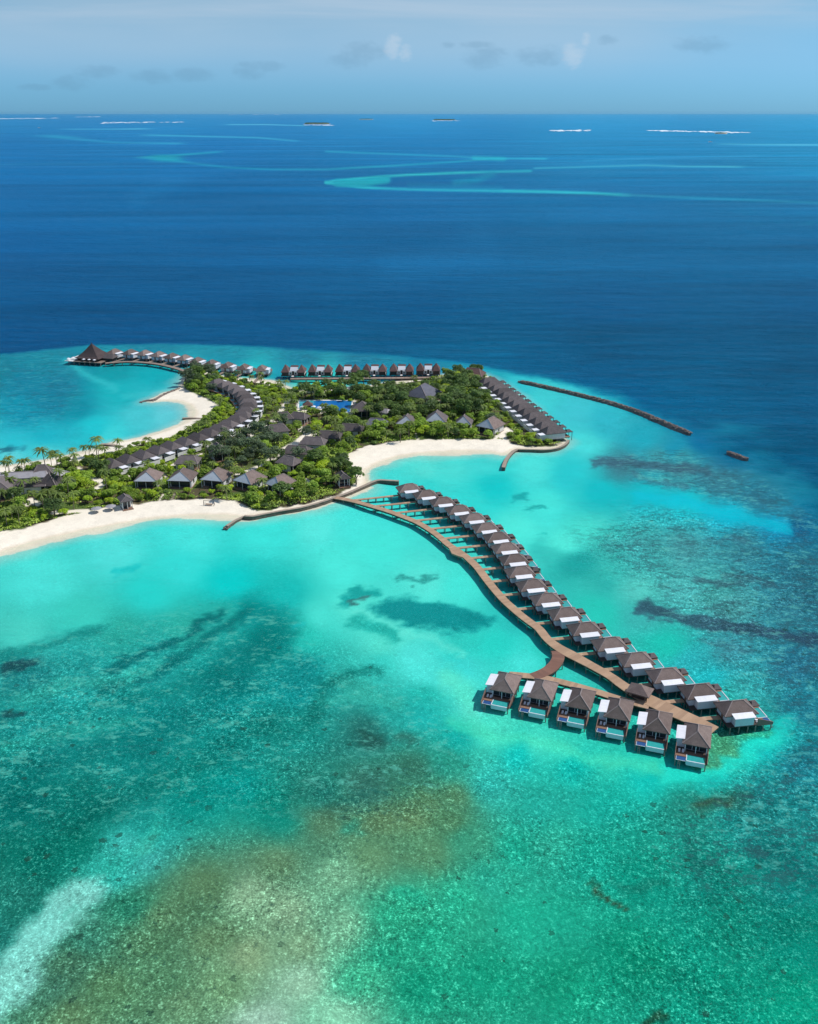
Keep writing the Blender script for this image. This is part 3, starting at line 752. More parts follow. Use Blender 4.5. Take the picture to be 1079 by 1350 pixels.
# ------------------------------------------------------------------ sun, sky
SUN_AZ, SUN_EL = 76.0, 52.0      # azimuth clockwise from +Y (the view direction)
sv = Vector((math.sin(R(SUN_AZ)) * math.cos(R(SUN_EL)), math.cos(R(SUN_AZ)) * math.cos(R(SUN_EL)), math.sin(R(SUN_EL))))
sd = bpy.data.lights.new('sun', 'SUN'); sd.energy = 4.2; sd.angle = R(.53); sd.color = (1.0, .955, .9)
sun = bpy.data.objects.new('sun', sd); COL.objects.link(sun)
sun.rotation_euler = (-sv).to_track_quat('-Z', 'Y').to_euler()

world = bpy.data.worlds.new('World'); scene.world = world; world.use_nodes = True
t = NT(world.node_tree)
out = t.new('ShaderNodeOutputWorld'); bg = t.new('ShaderNodeBackground')
t.l.new(bg.outputs[0], out.inputs['Surface'])
sky = t.new('ShaderNodeTexSky', sky_type='NISHITA'); sky.sun_disc = False
sky.sun_elevation = R(SUN_EL); sky.sun_rotation = R(SUN_AZ); sky.altitude = 0; sky.air_density = 1.0; sky.dust_density = .3; sky.ozone_density = 2.0
tc = t.new('ShaderNodeTexCoord'); d = tc.outputs['Generated']
sp = t.new('ShaderNodeSeparateXYZ'); t.l.new(d, sp.inputs[0])
az = t.math('ARCTAN2', sp.outputs['X'], sp.outputs['Y']); el = t.math('ARCSINE', sp.outputs['Z'])
cv = t.new('ShaderNodeCombineXYZ'); t.l.new(az, cv.inputs[0]); t.l.new(el, cv.inputs[1]); av = cv.outputs[0]
# sky tinted by elevation, a deeper blue low down
col = t.mix(t.ramp(el, .12, .6), t.mix(t.ramp(el, -.01, .11), SKY_TINT_LOW, SKY_TINT_MID), SKY_TINT_HIGH)
base = t.mix(1.0, sky.outputs[0], col, 'MULTIPLY')
# thin veil of high cloud
veil = t.noise(t.mapping(av, (2.2, 26, 1), (0, 0, .03), (3, 0, 0)), 1.0, 6, .6, .4)
haze_n = t.noise(t.mapping(av, (1.6, 9, 1), (0, 0, .02), (7, 2, 0)), 1.0, 4, .5)
base = t.mix(t.math('MULTIPLY', t.math('MULTIPLY', t.ramp(haze_n, .3, .7), t.ramp(el, .012, .07)), .46), base, (4.9, 6.2, 7.5))
vm = t.math('MULTIPLY', t.math('MULTIPLY', t.ramp(veil, .4, .72), t.ramp(el, .06, .09)), .5)
vm = t.math('MULTIPLY', vm, t.ramp(el, .9, .3))
base = t.mix(vm, base, (5.2, 6.3, 7.6))
# low distant cumulus: shaded grey-blue puffs and two sunlit heads
pn = t.noise(t.mapping(av, (52, 105, 1)), 1.0, 6, .68)
big = t.noise(t.mapping(av, (7, 22, 1), (0, 0, 0), (1.3, .4, 0)), 1.0, 4, .6)
def blob(u, v, ru, rv):
    a = math.atan((u - 539.5) / (FOC * CP - (v - 675) * SP)); e = math.atan((148 - v) / FOC / 1.12)
    dx = t.math('DIVIDE', t.math('SUBTRACT', az, a), ru / FOC); dy = t.math('DIVIDE', t.math('SUBTRACT', el, e), rv / FOC)
    r = t.math('ADD', t.math('MULTIPLY', dx, dx), t.math('MULTIPLY', dy, dy))
    return t.math('SUBTRACT', 1.0, r)
def puff(lst):
    m = None
    for q in lst:
        b = blob(*q)
        m = b if m is None else t.math('MAXIMUM', m, b)
    return t.ramp(t.math('ADD', m, t.math('MULTIPLY', t.math('SUBTRACT', pn, .5), 3.6)), -.35, 1.25)
grey = puff([(95, 114, 24, 8), (48, 119, 20, 4), (130, 100, 26, 8), (205, 105, 30, 8), (250, 103, 30, 9), (345, 92, 26, 7), (330, 100, 20, 8), (460, 85, 26, 10), (590, 66, 10, 4), (632, 66, 22, 5), (480, 75, 30, 12), (925, 68, 36, 10), (800, 62, 12, 6), (715, 80, 30, 12), (640, 80, 26, 14)])
base = t.mix(t.math('MULTIPLY', grey, .26), base, (1.3, 2.8, 4.3))
white = puff([(518, 68, 11, 14), (534, 75, 10, 9), (755, 79, 15, 15), (772, 60, 7, 8)])
base = t.mix(t.math('MULTIPLY', white, .36), base, (6.3, 7.2, 8.2))
t.l.new(base, bg.inputs['Color'])
bg.inputs['Strength'].default_value = .1

scene.view_settings.view_transform = 'Standard'
scene.view_settings.look = 'None'
scene.view_settings.exposure = 0.0
scene.view_settings.gamma = 1.0
scene.view_settings.use_curve_mapping = False
scene.render.engine = 'CYCLES'
scene.cycles.transparent_max_bounces = 12
scene.cycles.max_bounces = 6
scene.cycles.diffuse_bounces = 2
scene.cycles.caustics_reflective = False
scene.cycles.caustics_refractive = False
# ------------------------------------------------------------------ words for labels
ORD = ['first', 'second', 'third', 'fourth', 'fifth', 'sixth', 'seventh', 'eighth', 'ninth', 'tenth', 'eleventh', 'twelfth', 'thirteenth',
       'fourteenth', 'fifteenth', 'sixteenth', 'seventeenth', 'eighteenth', 'nineteenth', 'twentieth', 'twenty-first', 'twenty-second', 'twenty-third']
BLOCK = []      # (x, y, radius) kept free of planting

# ------------------------------------------------------------------ overwater villa
def make_villa(awning=True):
    r = empty('water_villa')
    MB().box(-5.6, 4.6, -5.4, 4.1, 1.72, 2.0).build('platform', M['wood_dark'], r)
    w = MB()
    w.box(-5.0, 3.6, -2.9, 3.7, 2.0, 4.85)
    w.build('house_wall', M['wall'], r)
    sv_ = MB().box(-3.3, 3.0, -5.35, -2.95, 2.003, 4.98).build('service_wall', M['wall'], r)
    for x in (-1.3, .9): MB().box(x, x + .08, -5.40, -5.34, 2.05, 4.9).build('cover_strip', M['white'], sv_)
    MB().hip(-6.2, 5.3, -3.75, 4.55, 4.9, 7.75, -2.0, 1.7, .26, .4).build('roof', M['shingle'], r)
    rc = MB().bar((-2.05, .4, 7.80), (1.75, .4, 7.80), .34, .14)
    for ex, ey, px_ in ((-6.2, -3.75, -2), (-6.2, 4.55, -2), (5.3, -3.75, 1.7), (5.3, 4.55, 1.7)): rc.bar((px_, .4, 7.78), (ex, ey, 4.95), .3, .1)
    rc.build('ridge_cap', M['ridge'], r)
    MB().add([(-3.7, -5.75, 5.1), (3.4, -5.75, 5.1), (3.4, -2.75, 5.42), (-3.7, -2.75, 5.42),
              (-3.7, -5.75, 4.9), (3.4, -5.75, 4.9), (3.4, -2.75, 5.2), (-3.7, -2.75, 5.2)],
             [(0, 1, 2, 3), (7, 6, 5, 4), (4, 5, 1, 0), (5, 6, 2, 1), (6, 7, 3, 2), (7, 4, 0, 3)]).build('flat_roof', M['white'], r)
    MB().box(-5.06, -5.0, -.6, .7, 2.0, 4.3).build('door', M['wood'], r)
    g = MB()
    for y0 in (-2.7, -.6, 1.5): g.box(3.6, 3.66, y0, y0 + 1.95, 2.1, 4.6)
    g.build('sliding_door', M['glass'], r)
    for y in (-2.7, .4, 3.5):
        MB().box(4.85, 5.05, y - .1, y + .1, 1.95, 4.75).build('post', M['white'], r)
    MB().box(4.6, 6.2, -5.2, 4.0, 1.70, 1.95).box(6.2, 9.6, 3.35, 4.0, 1.70, 1.95).box(6.2, 7.6, -5.2, -1.9, 1.70, 1.95).build('sun_deck', M['wood'], r)
    pl = MB().box(6.25, 9.3, -1.85, 3.3, .55, 1.75).build('plunge_pool', M['wall'], r)
    MB().box(9.3, 9.62, -1.9, 3.32, .5, 2.02).box(6.2, 9.3, -2.12, -1.86, .5, 2.03).build('pool_rim', M['pool_rim'], pl)
    MB().box(6.27, 9.28, -1.83, 3.28, 1.76, 1.9).build('pool_water', M['pool_water'], pl)
    n = MB().box(7.6, 9.5, -4.9, -2.2, 1.72, 1.80).build('hammock_net', M['net'], r)
    MB().box(9.5, 9.6, -5.0, -2.14, 1.68, 1.84).box(7.6, 9.5, -5.0, -4.9, 1.68, 1.84).build('net_frame', M['white'], n)
    for y in (-5.32, 4.06):
        f = MB()
        f.add([(4.2, y - .07, 1.5), (9.7, y - .07, 1.5), (9.7, y - .07, 2.5), (6.4, y - .07, 3.6), (4.2, y - .07, 4.2),
               (4.2, y + .07, 1.5), (9.7, y + .07, 1.5), (9.7, y + .07, 2.5), (6.4, y + .07, 3.6), (4.2, y + .07, 4.2)],
              [(0, 1, 2, 3, 4), (9, 8, 7, 6, 5), (0, 5, 6, 1), (1, 6, 7, 2), (2, 7, 8, 3), (3, 8, 9, 4), (4, 9, 5, 0)])
        f.build('side_screen', M['screen'], r)
    for x, y in ((5.5, -3.2), (5.5, -4.3)):
        lb = MB().box(x - .35, x + .35, y - .3, y + .3, 2.1, 2.2)
        lb.add([(x - .95, y - .3, 2.05), (x + .35, y - .3, 2.05), (x + .35, y + .3, 2.05), (x - .95, y + .3, 2.05), (x - .95, y - .3, 2.5), (x - .95, y + .3, 2.5)],
               [(0, 1, 2, 3), (0, 4, 1), (3, 2, 5), (4, 5, 2, 1), (0, 3, 5, 4)])
        lb.build('lounger', M['white'], r)
    if awning:
        a = MB()
        a.hip(5.5, 8.3, 1.2, 4.5, 4.3, 5.0, 6.3, 7.5, .2)
        aw = a.build('awning', M['shingle_old'], r)
        MB().box(5.7, 8.1, 3.98, 4.2, 1.9, 4.1).build('awning_wall', M['wood_dark'], aw)
    for x in (-4.6, -1.6, 1.4, 4.0):
        for y in (-5.1, -.8, 3.8):
            MB().tube([(x, y, -2.9), (x, y, 1.75)], .2, 8).build('pile', M['pile'], r)
    for x, y in ((9.2, -5.1), (9.2, 3.6), (6.6, -5.1)):
        MB().tube([(x, y, -2.9), (x, y, 1.72)], .17, 8).build('pile', M['pile'], r)
    ld = MB()
    for y in (-4.3, -3.7): ld.tube([(9.75, y, 2.1), (10.6, y, -1.2)], .06, 6)
    for k in range(6): ld.bar((9.8 + k * .13, -4.3, 1.9 - k * .5), (9.8 + k * .13, -3.7, 1.9 - k * .5), .1, .06)
    ld.build('ladder', M['pile'], r)
    return r

def put_villa(proto, used, uv, deg, label, group):
    o = proto if not used else dup(proto)
    c, s = math.cos(R(deg)), math.sin(R(deg))
    lx, ly = -.15, -4.25
    px, py = spot(uv[0], uv[1], 4.7)
    o.location = (px - (lx * c - ly * s), py - (lx * s + ly * c), -.55)
    o.rotation_euler = (0, 0, R(deg))
    tag(o, label, 'villa', group)
    return o

V1 = make_villa(True)
ROW1 = [(543, 647.8), (565.8, 656.5), (588, 666), (609.2, 676.8), (628.9, 687.9), (645.6, 700.8), (661, 713.7), (672.3, 728), (683.2, 743.4), (691.4, 760),
        (707.2, 778), (726.8, 796.8), (751.2, 816.1), (778, 836.4), (811.2, 856.9), (846.2, 877.6), (886.8, 899), (931.2, 920.5), (981, 943)]
villas1 = []
for i, uv in enumerate(ROW1):
    lab = 'grey roofed overwater villa, %s of the long diagonal row counting from the island' % ORD[i]
    if i == 0: lab = 'grey roofed overwater villa nearest the island in the long diagonal row'
    if i == 18: lab = 'grey roofed overwater villa at the seaward end of the long diagonal boardwalk'
    villas1.append(put_villa(V1, i > 0, uv, 16 - 7 * i / 18, lab, 'overwater villas of the long diagonal row'))
V2 = make_villa(False)
ROW2 = [(649.5, 895.7), (697.8, 905.3), (747, 916.8), (797, 930.5), (847.8, 946.8), (899, 964.6)]
villas2 = []
for i, uv in enumerate(ROW2):
    lab = 'brown roofed villa with blue net and pool facing the camera, %s from the left' % ORD[i]
    villas2.append(put_villa(V2, i > 0, uv, -110 + i * .3, lab, 'overwater pool villas of the short front row'))
ROW3 = [(157, 465), (178, 465.6), (197, 466.6), (215.5, 468.4), (233, 470.6), (250, 472.8), (267, 476.2), (286, 479.4), (307.6, 482.4), (329.5, 484.6), (353.5, 486)]
ANG3 = [62, 62, 63, 63, 64, 65, 67, 69, 73, 78, 86]
villas3 = []
for i, uv in enumerate(ROW3):
    lab = 'small far overwater villa, %s from the pyramid restaurant along the far curved jetty' % ORD[i]
    villas3.append(put_villa(V2, True, uv, ANG3[i], lab, 'far overwater villas beside the restaurant'))

# ------------------------------------------------------------------ far double villas
def make_double():
    r = empty('twin_water_villa')
    MB().box(-8.9, 8.9, -4.6, 6, 1.6, 1.95).build('platform', M['wood_dark'], r)
    MB().box(-8.3, 8.3, -3.2, 5.5, 1.95, 4.6).build('wall', M['wall_white'], r)
    for sx in (-1, 1):
        c = sx * 5.9
        h = MB()
        h.hip(c - 2.95, c + 2.95, -5.0, 6.4, 4.6, 9.6, c - .05, c + .05, .25, -.6)
        h.build('roof', M['shingle_red'], r)
        MB().box(c - 2.3, c + 2.3, -4.4, -3.2, 2.0, 4.35).build('veranda', M['wood_dark'], r)
    MB().add([(-2.7, -2.2, 5.0), (2.7, -2.2, 5.0), (2.7, 4.0, 6.6), (-2.7, 4.0, 6.6), (-2.7, -2.2, 4.72), (2.7, -2.2, 4.72), (2.7, 4.0, 6.3), (-2.7, 4.0, 6.3)],
             [(0, 1, 2, 3), (7, 6, 5, 4), (4, 5, 1, 0), (5, 6, 2, 1), (6, 7, 3, 2), (7, 4, 0, 3)]).build('centre_roof', M['canvas'], r)
    MB().hip(-3.0, 3.0, 3.6, 6.6, 6.6, 7.5, -2.4, 2.4, .2).build('rear_roof', M['shingle_red'], r)
    MB().box(-.75, .75, -3.45, -3.2, 1.95, 5.0).build('doorway', M['wood_dark'], r)
    for x in (-2.3, 1.4):
        MB().box(x, x + .9, -3.24, -3.2, 2.6, 4.0).build('window', M['glass'], r)
    MB().box(-.8, .8, -7.2, -4.6, 1.9, 2.1).build('entrance_bridge', M['wall_white'], r)
    for x in (-8.2, -4.1, 0, 4.1, 8.2):
        for y in (-4.2, 5.5):
            MB().tube([(x, y, -3.0), (x, y, 1.65)], .22, 8).build('pile', M['pile'], r)
    return r
V4 = make_double()
ROW4 = [(386.8, 495.6), (422, 495.2), (458, 494.8), (494, 494.4), (529.8, 494.2), (565, 493.6)]
for i, uv in enumerate(ROW4):
    o = V4 if i == 0 else dup(V4)
    x, y = spot(uv[0], uv[1], 1.9)
    o.location = (x, y + 4.6, 0); o.rotation_euler = (0, 0, R(-2))
    tag(o, 'twin peaked red roofed overwater villa, %s from the left along the straight far jetty' % ORD[i], 'villa', 'twin roofed overwater villas')

# ------------------------------------------------------------------ boardwalks
def ribbon(name, P, W, ztop, th, mat, parent):
    """deck along P (n,2) with widths W"""
    P = np.asarray(P); n = len(P)
    T = np.gradient(P, axis=0); T /= np.linalg.norm(T, axis=1)[:, None]
    N = np.stack([-T[:, 1], T[:, 0]], 1)
    W = np.asarray(W)[:, None] / 2
    A, B = P + N * W, P - N * W
    z1 = np.full(n, float(ztop)); z0 = z1 - th
    V = np.concatenate([np.c_[A, z1], np.c_[B, z1], np.c_[A, z0], np.c_[B, z0]])
    i = np.arange(n - 1)
    q = lambda a, b: np.stack([a * n + i, b * n + i, b * n + i + 1, a * n + i + 1], 1)
    F = np.concatenate([q(0, 1)[:, ::-1][:, ::-1], q(3, 2), q(2, 0), q(1, 3)])
    F = np.concatenate([F, [[0, n, 3 * n, 2 * n][::-1], [n - 1, 2 * n - 1, 4 * n - 1, 3 * n - 1]]])
    arc = np.concatenate([[0], np.cumsum(np.linalg.norm(np.diff(P, axis=0), axis=1))]).astype(np.float32)
    o = mesh_np(name, V, F, mat, {'along': np.tile(arc, 4)}, parent)
    return o, A, B, arc

def plank_mat(name, c1, c2, c3):
    m, t = new_mat(name)
    out = t.new('ShaderNodeOutputMaterial'); p = t.new('ShaderNodeBsdfPrincipled')
    t.l.new(p.outputs[0], out.inputs['Surface'])
    a = t.new('ShaderNodeAttribute', attribute_name='along')
    g = t.new('ShaderNodeNewGeometry')
    board = t.math('FLOOR', t.math('MULTIPLY', a.outputs['Fac'], .85))
    wn = t.new('ShaderNodeTexWhiteNoise', noise_dimensions='1D'); t.l.new(board, wn.inputs['W'])
    n = t.noise(g.outputs['Position'], .25, 4, .6); n2 = t.noise(g.outputs['Position'], 2.5, 3, .6)
    c = t.mix(t.ramp(n, .3, .7), c1, c2)
    c = t.mix(t.math('MULTIPLY', wn.outputs[0], .75), c, c3)
    c = t.mix(t.math('MULTIPLY', t.ramp(n2, .5, .75), .35), c, tuple(x * .6 for x in c1))
    t.l.new(c, p.inputs['Base Color']); p.inputs['Roughness'].default_value = .75; p.inputs['Specular IOR Level'].default_value = .25
    fr = t.math('FRACT', t.math('MULTIPLY', a.outputs['Fac'], 2.2))
    t.l.new(t.bump(t.math('ADD', t.ramp(fr, 0, .12), n2), .4, .05), p.inputs['Normal'])
    return m
M['plank'] = plank_mat('boardwalk_planks', (.40, .265, .17), (.46, .31, .205), (.29, .185, .12))
M['plank_new'] = plank_mat('boardwalk_planks_red', (.19, .098, .07), (.23, .12, .085), (.15, .08, .06))
M['plank_grey'] = plank_mat('jetty_planks_grey', (.26, .19, .15), (.31, .235, .19), (.2, .15, .12))

PILE = MB().tube([(0, 0, -3.0), (0, 0, 1.9)], .19, 8).build('pile', M['pile'])
PILE_ME = PILE.data
bpy.data.objects.remove(PILE)

def boardwalk(name, P, W, ztop, label, mat, every=6.0, group=None, edge=True, cat='boardwalk', skip=None):
    r = empty(name, (P[0][0], P[0][1], 0))
    P = np.asarray(P) - np.asarray(P[0])
    o, A, B, arc = ribbon('deck', P, W, ztop, .3, mat, r)
    if edge:
        for E in (A, B):
            E = P + (E - P) * (1 - .3 / np.maximum(np.linalg.norm(E - P, axis=1), .5))[:, None]
            e, *_ = ribbon('edge_beam', E, np.full(len(E), .24), ztop - .29, .7, M['wood_dark'], r)
    k = 0.0
    cnt = 0
    for i in range(len(P)):
        if arc[i] >= k:
            k += every
            for E in (A, B):
                q = bpy.data.objects.new('pile', PILE_ME); COL.objects.link(q); q.parent = r
                q.location = (E[i][0] * .96 + P[i][0] * .04, E[i][1] * .96 + P[i][1] * .04, ztop - 2.1)
                KIDS.setdefault(r.name, []).append(q); cnt += 1
    tag(r, label, cat, group)
    return r

MAIN = [(441, 655.5), (455, 658), (471.7, 661.7), (492, 667.5), (513.4, 674), (531, 680.5), (549.5, 688), (562, 695), (574.6, 703.4), (584, 711), (592, 718), (603, 725.5), (614, 733),
        (622, 740), (630, 748), (638, 758.5), (646.8, 770), (656, 781), (666, 792), (677, 802), (688.5, 811.8), (700, 820.5), (710.8, 828.5), (722, 842), (736, 853), (751, 861.5), (778, 876), (804.6, 891), (822, 903.5), (843, 915.5), (862, 925.5), (889, 938), (915.7, 950), (943, 962.5)]
MAINW = [3.3] * 10 + [3.4, 3.6, 3.4] + [3.5] * 11 + [4.2, 4.8, 4.0, 3.8, 4.2, 5.5, 6.2, 6.0, 5.6, 4.6]
Pm = crom([spot(u, v, 1.6) for u, v in MAIN], 1.5)
_src = np.array([spot(u, v, 1.6) for u, v in MAIN])
Wm = np.interp(np.linspace(0, 1, len(Pm)), np.linspace(0, 1, len(MAIN)), MAINW)
# widths follow arc length of the surveyed stations
def arc_of(P): return np.concatenate([[0], np.cumsum(np.linalg.norm(np.diff(P, axis=0), axis=1))])
_st = [np.argmin(((Pm - s) ** 2).sum(1)) for s in _src]
Wm = np.interp(arc_of(Pm), arc_of(Pm)[_st], MAINW)
boardwalk('boardwalk', Pm, Wm, 1.62, 'long curving tan boardwalk from the island seawall past the diagonal villa row', M['plank'])
bw = [o for o in COL.objects if o.name == 'boardwalk'][0]
pt = [spot(u, v, 1.6) for u, v in [(592, 722), (596, 719), (607, 726), (612, 731), (613, 735.5), (605, 733), (596, 729.5)]]
pm_ = MB(); n_ = len(pt); ox, oy = bw.location.x, bw.location.y
pm_.add([(a - ox, b - oy, 1.60) for a, b in pt] + [(a - ox, b - oy, .9) for a, b in pt], [tuple(range(n_)), tuple(range(2 * n_ - 1, n_ - 1, -1))] + [(i, n_ + i, n_ + (i + 1) % n_, (i + 1) % n_) for i in range(n_)])
pm_.build('landing_platform', M['plank'], bw)
BR = [(735, 858), (736.5, 866), (732.5, 874.5), (724, 882.5), (714, 888), (703, 892)]
Pb = crom([spot(u, v, 1.6) for u, v in BR], 1.2)
boardwalk('boardwalk', Pb, np.full(len(Pb), 4.4), 1.585, 'short curved red-brown boardwalk branching off the long tan one', M['plank_new'])
SW = [(672, 888.5), (690, 890), (715.6, 893), (740, 898.5), (764.6, 905), (790, 912.5), (813.5, 920), (836, 926), (856, 931)]
Ps = crom([spot(u, v, 1.6) for u, v in SW], 1.5)
boardwalk('boardwalk', Ps, np.full(len(Ps), 3.2), 1.56, 'straight brown boardwalk along the back of the six front pool villas', M['plank'])
FW = [(139, 478.5), (150, 477.6), (165, 476.7), (182, 477), (200, 478.5), (216, 481), (232, 485), (246, 489.5), (257, 493)]
Pf = crom([spot(u, v, 1.6) for u, v in FW], 2.0)
boardwalk('boardwalk', Pf, np.full(len(Pf), 3.6), 1.6, 'far curved grey boardwalk from the pyramid restaurant to the wooded shore', M['plank_grey'])
TW = [(383, 498.3), (420, 498), (470, 497.6), (520, 497.2), (572, 496.6)]
Pt = crom([spot(u, v, 2.0) for u, v in TW], 2.5)
boardwalk('boardwalk', Pt, np.full(len(Pt), 4.2), 1.5, 'straight grey boardwalk in front of the twin peaked far villas', M['plank_grey'], 9)
# spurs to each villa
def spur(villa, path, ztop, label, group, mat, half_path):
    c, s = math.cos(villa.rotation_euler.z), math.sin(villa.rotation_euler.z)
    a = np.array([villa.location.x - 5.5 * c + .3 * s * -1, villa.location.y - 5.5 * s + .3 * c])
    best, bj = None, 1e9
    for p in path:
        d = np.array(p) - a
        along = -(d[0] * c + d[1] * s); off = abs(-d[0] * s + d[1] * c)
        if along > -1 and off < bj: bj, best = off, along
    L = max(best - half_path, 1.2)
    b = a - np.array([c, s]) * L
    pts = np.array([a + (b - a) * k for k in np.linspace(0, 1, max(2, int(L / 2) + 1))])
    return boardwalk('jetty', pts, np.full(len(pts), 1.9), ztop, label, mat, 4.0, group, cat='jetty', edge=False)
for i, v in enumerate(villas1):
    spur(v, Pm, 1.5, 'narrow plank jetty to the %s villa of the long diagonal row' % ('last seaward' if i == 18 else ORD[i]), 'plank jetties of the long diagonal row', M['plank'], 1.4)
for i, v in enumerate(villas2):
    spur(v, Ps, 1.48, 'short plank jetty behind the %s front pool villa from the left' % ORD[i], 'plank jetties of the short front row', M['plank'], 1.3)
P3 = np.concatenate([Pf, crom([spot(u, v, 2.2) for u, v in [(257, 493), (275, 496), (300, 501), (322, 503), (345, 504.5)]], 2.0)])
for i, v in enumerate(villas3):
    spur(v, P3, 1.5, 'far plank jetty to the %s villa from the pyramid restaurant' % ORD[i], 'plank jetties of the far villa row', M['plank_grey'], 1.5)

# ------------------------------------------------------------------ boardwalk pavilion
def pavilion(name, cx, cy, rz, half, zf, ze, zr, label, cat, mat, posts=True, base=None):
    r = empty(name, (cx, cy, 0), rz)
    MB().hip(-half, half, -half * .8, half * .8, ze, zr, -.15, .15, .25).build('roof', mat, r)
    if base: MB().box(-half * .9, half * .9, -half * .72, half * .72, zf - .3, zf).build('floor_deck', M['wood_dark'], r)
    h = half * .78
    for sx in (-1, 1):
        for sy in (-1, 1):
            MB().box(sx * h - .12, sx * h + .12, sy * h * .8 - .12, sy * h * .8 + .12, zf, ze - .1).build('post', M['wood_dark'], r)
    MB().box(-h * .7, h * .7, h * .55, h * .55 + .1, zf, zf + 1.0).box(-h * .7, h * .7, -h * .55 - .1, -h * .55, zf, zf + 1.0).build('bench', M['wood_dark'], r)
    return tag(r, label, cat)
x, y = spot(844, 910, 3.9)
pavilion('boardwalk_pavilion', x, y, R(-30), 3.9, 1.66, 4.0, 6.2, 'small square dark hip roofed shelter standing on the boardwalk', 'pavilion', M['shingle'])

# ------------------------------------------------------------------ pyramid restaurant
x, y = spot(119.5, 473.2, 3.0)
rest = empty('restaurant', (x, y + 7, 0), R(-14)); rest.scale = (.92, .92, .9)
pr = MB()
prof = [(0.0, 15.2), (1.6, 13.2), (3.6, 10.6), (6.0, 7.9), (9.0, 5.2), (11.2, 4.2)]
rings = []
for rad, z in prof[1:]:
    rings.append([(sx * rad * 1.05, sy * rad * .95, z) for sx, sy in ((-1, -1), (0, -1.02), (1, -1), (1.02, 0), (1, 1), (0, 1.02), (-1, 1), (-1.02, 0))])
vs = [(0, 0, prof[0][1])] + [p for rg in rings for p in rg]
fs = [(0, 1 + k, 1 + (k + 1) % 8) for k in range(8)]
for j in range(len(rings) - 1):
    for k in range(8):
        fs.append((1 + j * 8 + k, 1 + (j + 1) * 8 + k, 1 + (j + 1) * 8 + (k + 1) % 8, 1 + j * 8 + (k + 1) % 8))
fs.append(tuple(1 + (len(rings) - 1) * 8 + k for k in range(7, -1, -1)))
pr.add(vs, fs).build('thatch_roof', M['thatch'], rest)
MB().tube([(0, 0, 15.0), (0, 0, 16.2)], [.4, .12], 8).build('finial', M['wood_dark'], rest)
MB().hip(9.5, 21, -4.5, 6, 3.9, 6.6, 12, 19, .25).build('side_roof', M['shingle_old'], rest)
MB().box(-9.5, 9.5, -8.5, 8.5, 2.0, 4.1).box(10, 20, -3.8, 5.2, 2.0, 3.7).build('wall', M['wood_dark'], rest)
MB().box(-17, 14.5, -13, 10, 1.3, 1.9).build('terrace', M['plank_grey'], rest)
MB().box(-18.5, -11, -14.5, -2, 1.95, 2.25).box(-18, -13, -1, 6, 1.92, 2.2).build('upper_terrace', M['wall_white'], rest)
for k in range(6):
    MB().box(-9 + k * 3.6, -8.7 + k * 3.6, -9.6, -9.3, 1.9, 4.1).build('post', M['wood'], rest)
for k in range(7):
    for yy in (-12.4, 9.2):
        MB().tube([(-16 + k * 5, yy, -3), (-16 + k * 5, yy, 1.4)], .3, 8).build('pile', M['pile'], rest)
for k, (ux, uy) in enumerate([(-16, -12), (-14, -8), (-2, -11.4), (3, -11.2), (8, -11.4)]):
    um = MB()
    um.tube([(ux, uy, 1.9), (ux, uy, 4.0)], .07, 6)
    um.add([(ux, uy, 4.5)] + [(ux + 1.5 * math.cos(a * math.pi / 4), uy + 1.5 * math.sin(a * math.pi / 4), 3.8) for a in range(8)], [(0, 1 + a, 1 + (a + 1) % 8) for a in range(8)] + [tuple(range(8, 0, -1))])
    um.build('parasol', M['white'], rest)
tag(rest, 'overwater restaurant under a tall dark pyramid thatch roof at the far jetty end', 'restaurant')

# ------------------------------------------------------------------ terrace villas (two rows on land)
def make_terrace(awning):
    r = empty('terrace_villa')
    fx = 1.9 if awning else 0.0
    MB().hip(-5.6, 6.2 + fx, -4.6, 4.6, 4.35, 7.4 + fx * .2, -2.3, 2.6 + fx, .25).build('roof', M['shingle_old'], r)
    MB().box(-4.9, 5.2 + fx, -3.9, 3.9, .7, 4.3).build('wall', M['wall_white'], r)
    MB().box(-9.4, -5.3, -4.2, -.2, 3.85, 4.1).build('canopy', M['white'], r)
    MB().box(-9.2, -4.9, -3.95, -3.75, .7, 3.85).box(-9.2, -9.0, -3.75, 3.3, .7, 3.0).build('court_wall', M['wall_white'], r)
    MB().box(-4.98, -4.9, .3, 1.5, 1.2, 3.4).build('door', M['wood_dark'], r)
    MB().box(5.2 + fx, 5.28 + fx, -3.2, 3.2, 1.3, 3.9).build('sliding_door', M['glass'], r)
    MB().box(5.2 + fx, 8.6 + fx, -4.1, 4.1, .9, 1.38).build('sun_deck', M['wood'], r)
    if awning:
        MB().hip(8.9, 13.0, -2.4, 2.4, 3.6, 4.7, 10.2, 11.6, .2).build('awning', M['shingle_old'], r)
        for sy in (-2.0, 2.0): MB().box(12.4, 12.65, sy - .12, sy + .12, -2.6, 3.5).build('post', M['wood_dark'], r)
    else:
        pl = MB().box(6.0, 8.2, -3.2, .4, 1.36, 1.5).build('plunge_pool', M['pool_rim'], r)
        MB().box(6.25, 7.95, -2.95, .15, 1.5, 1.53).build('pool_water', M['pool_water'], pl)
    return r
T1 = make_terrace(True)
RR = [(632.5, 506.4), (638.8, 511.4), (645, 516.3), (651, 521), (657.3, 526), (663.8, 531.6), (670, 537), (677.3, 542), (684, 548), (691.3, 554), (699, 560), (706.7, 566.2), (714.6, 572.5)]
PR = np.array([spot(u, v, 5.2) for u, v in RR])
TR = PR[-1] - PR[0]; TR /= np.linalg.norm(TR)
hd = math.atan2(TR[0], -TR[1]) + R(3)
fit = np.array([PR[0] + TR * ((PR[i] - PR[0]) @ TR) for i in range(13)])
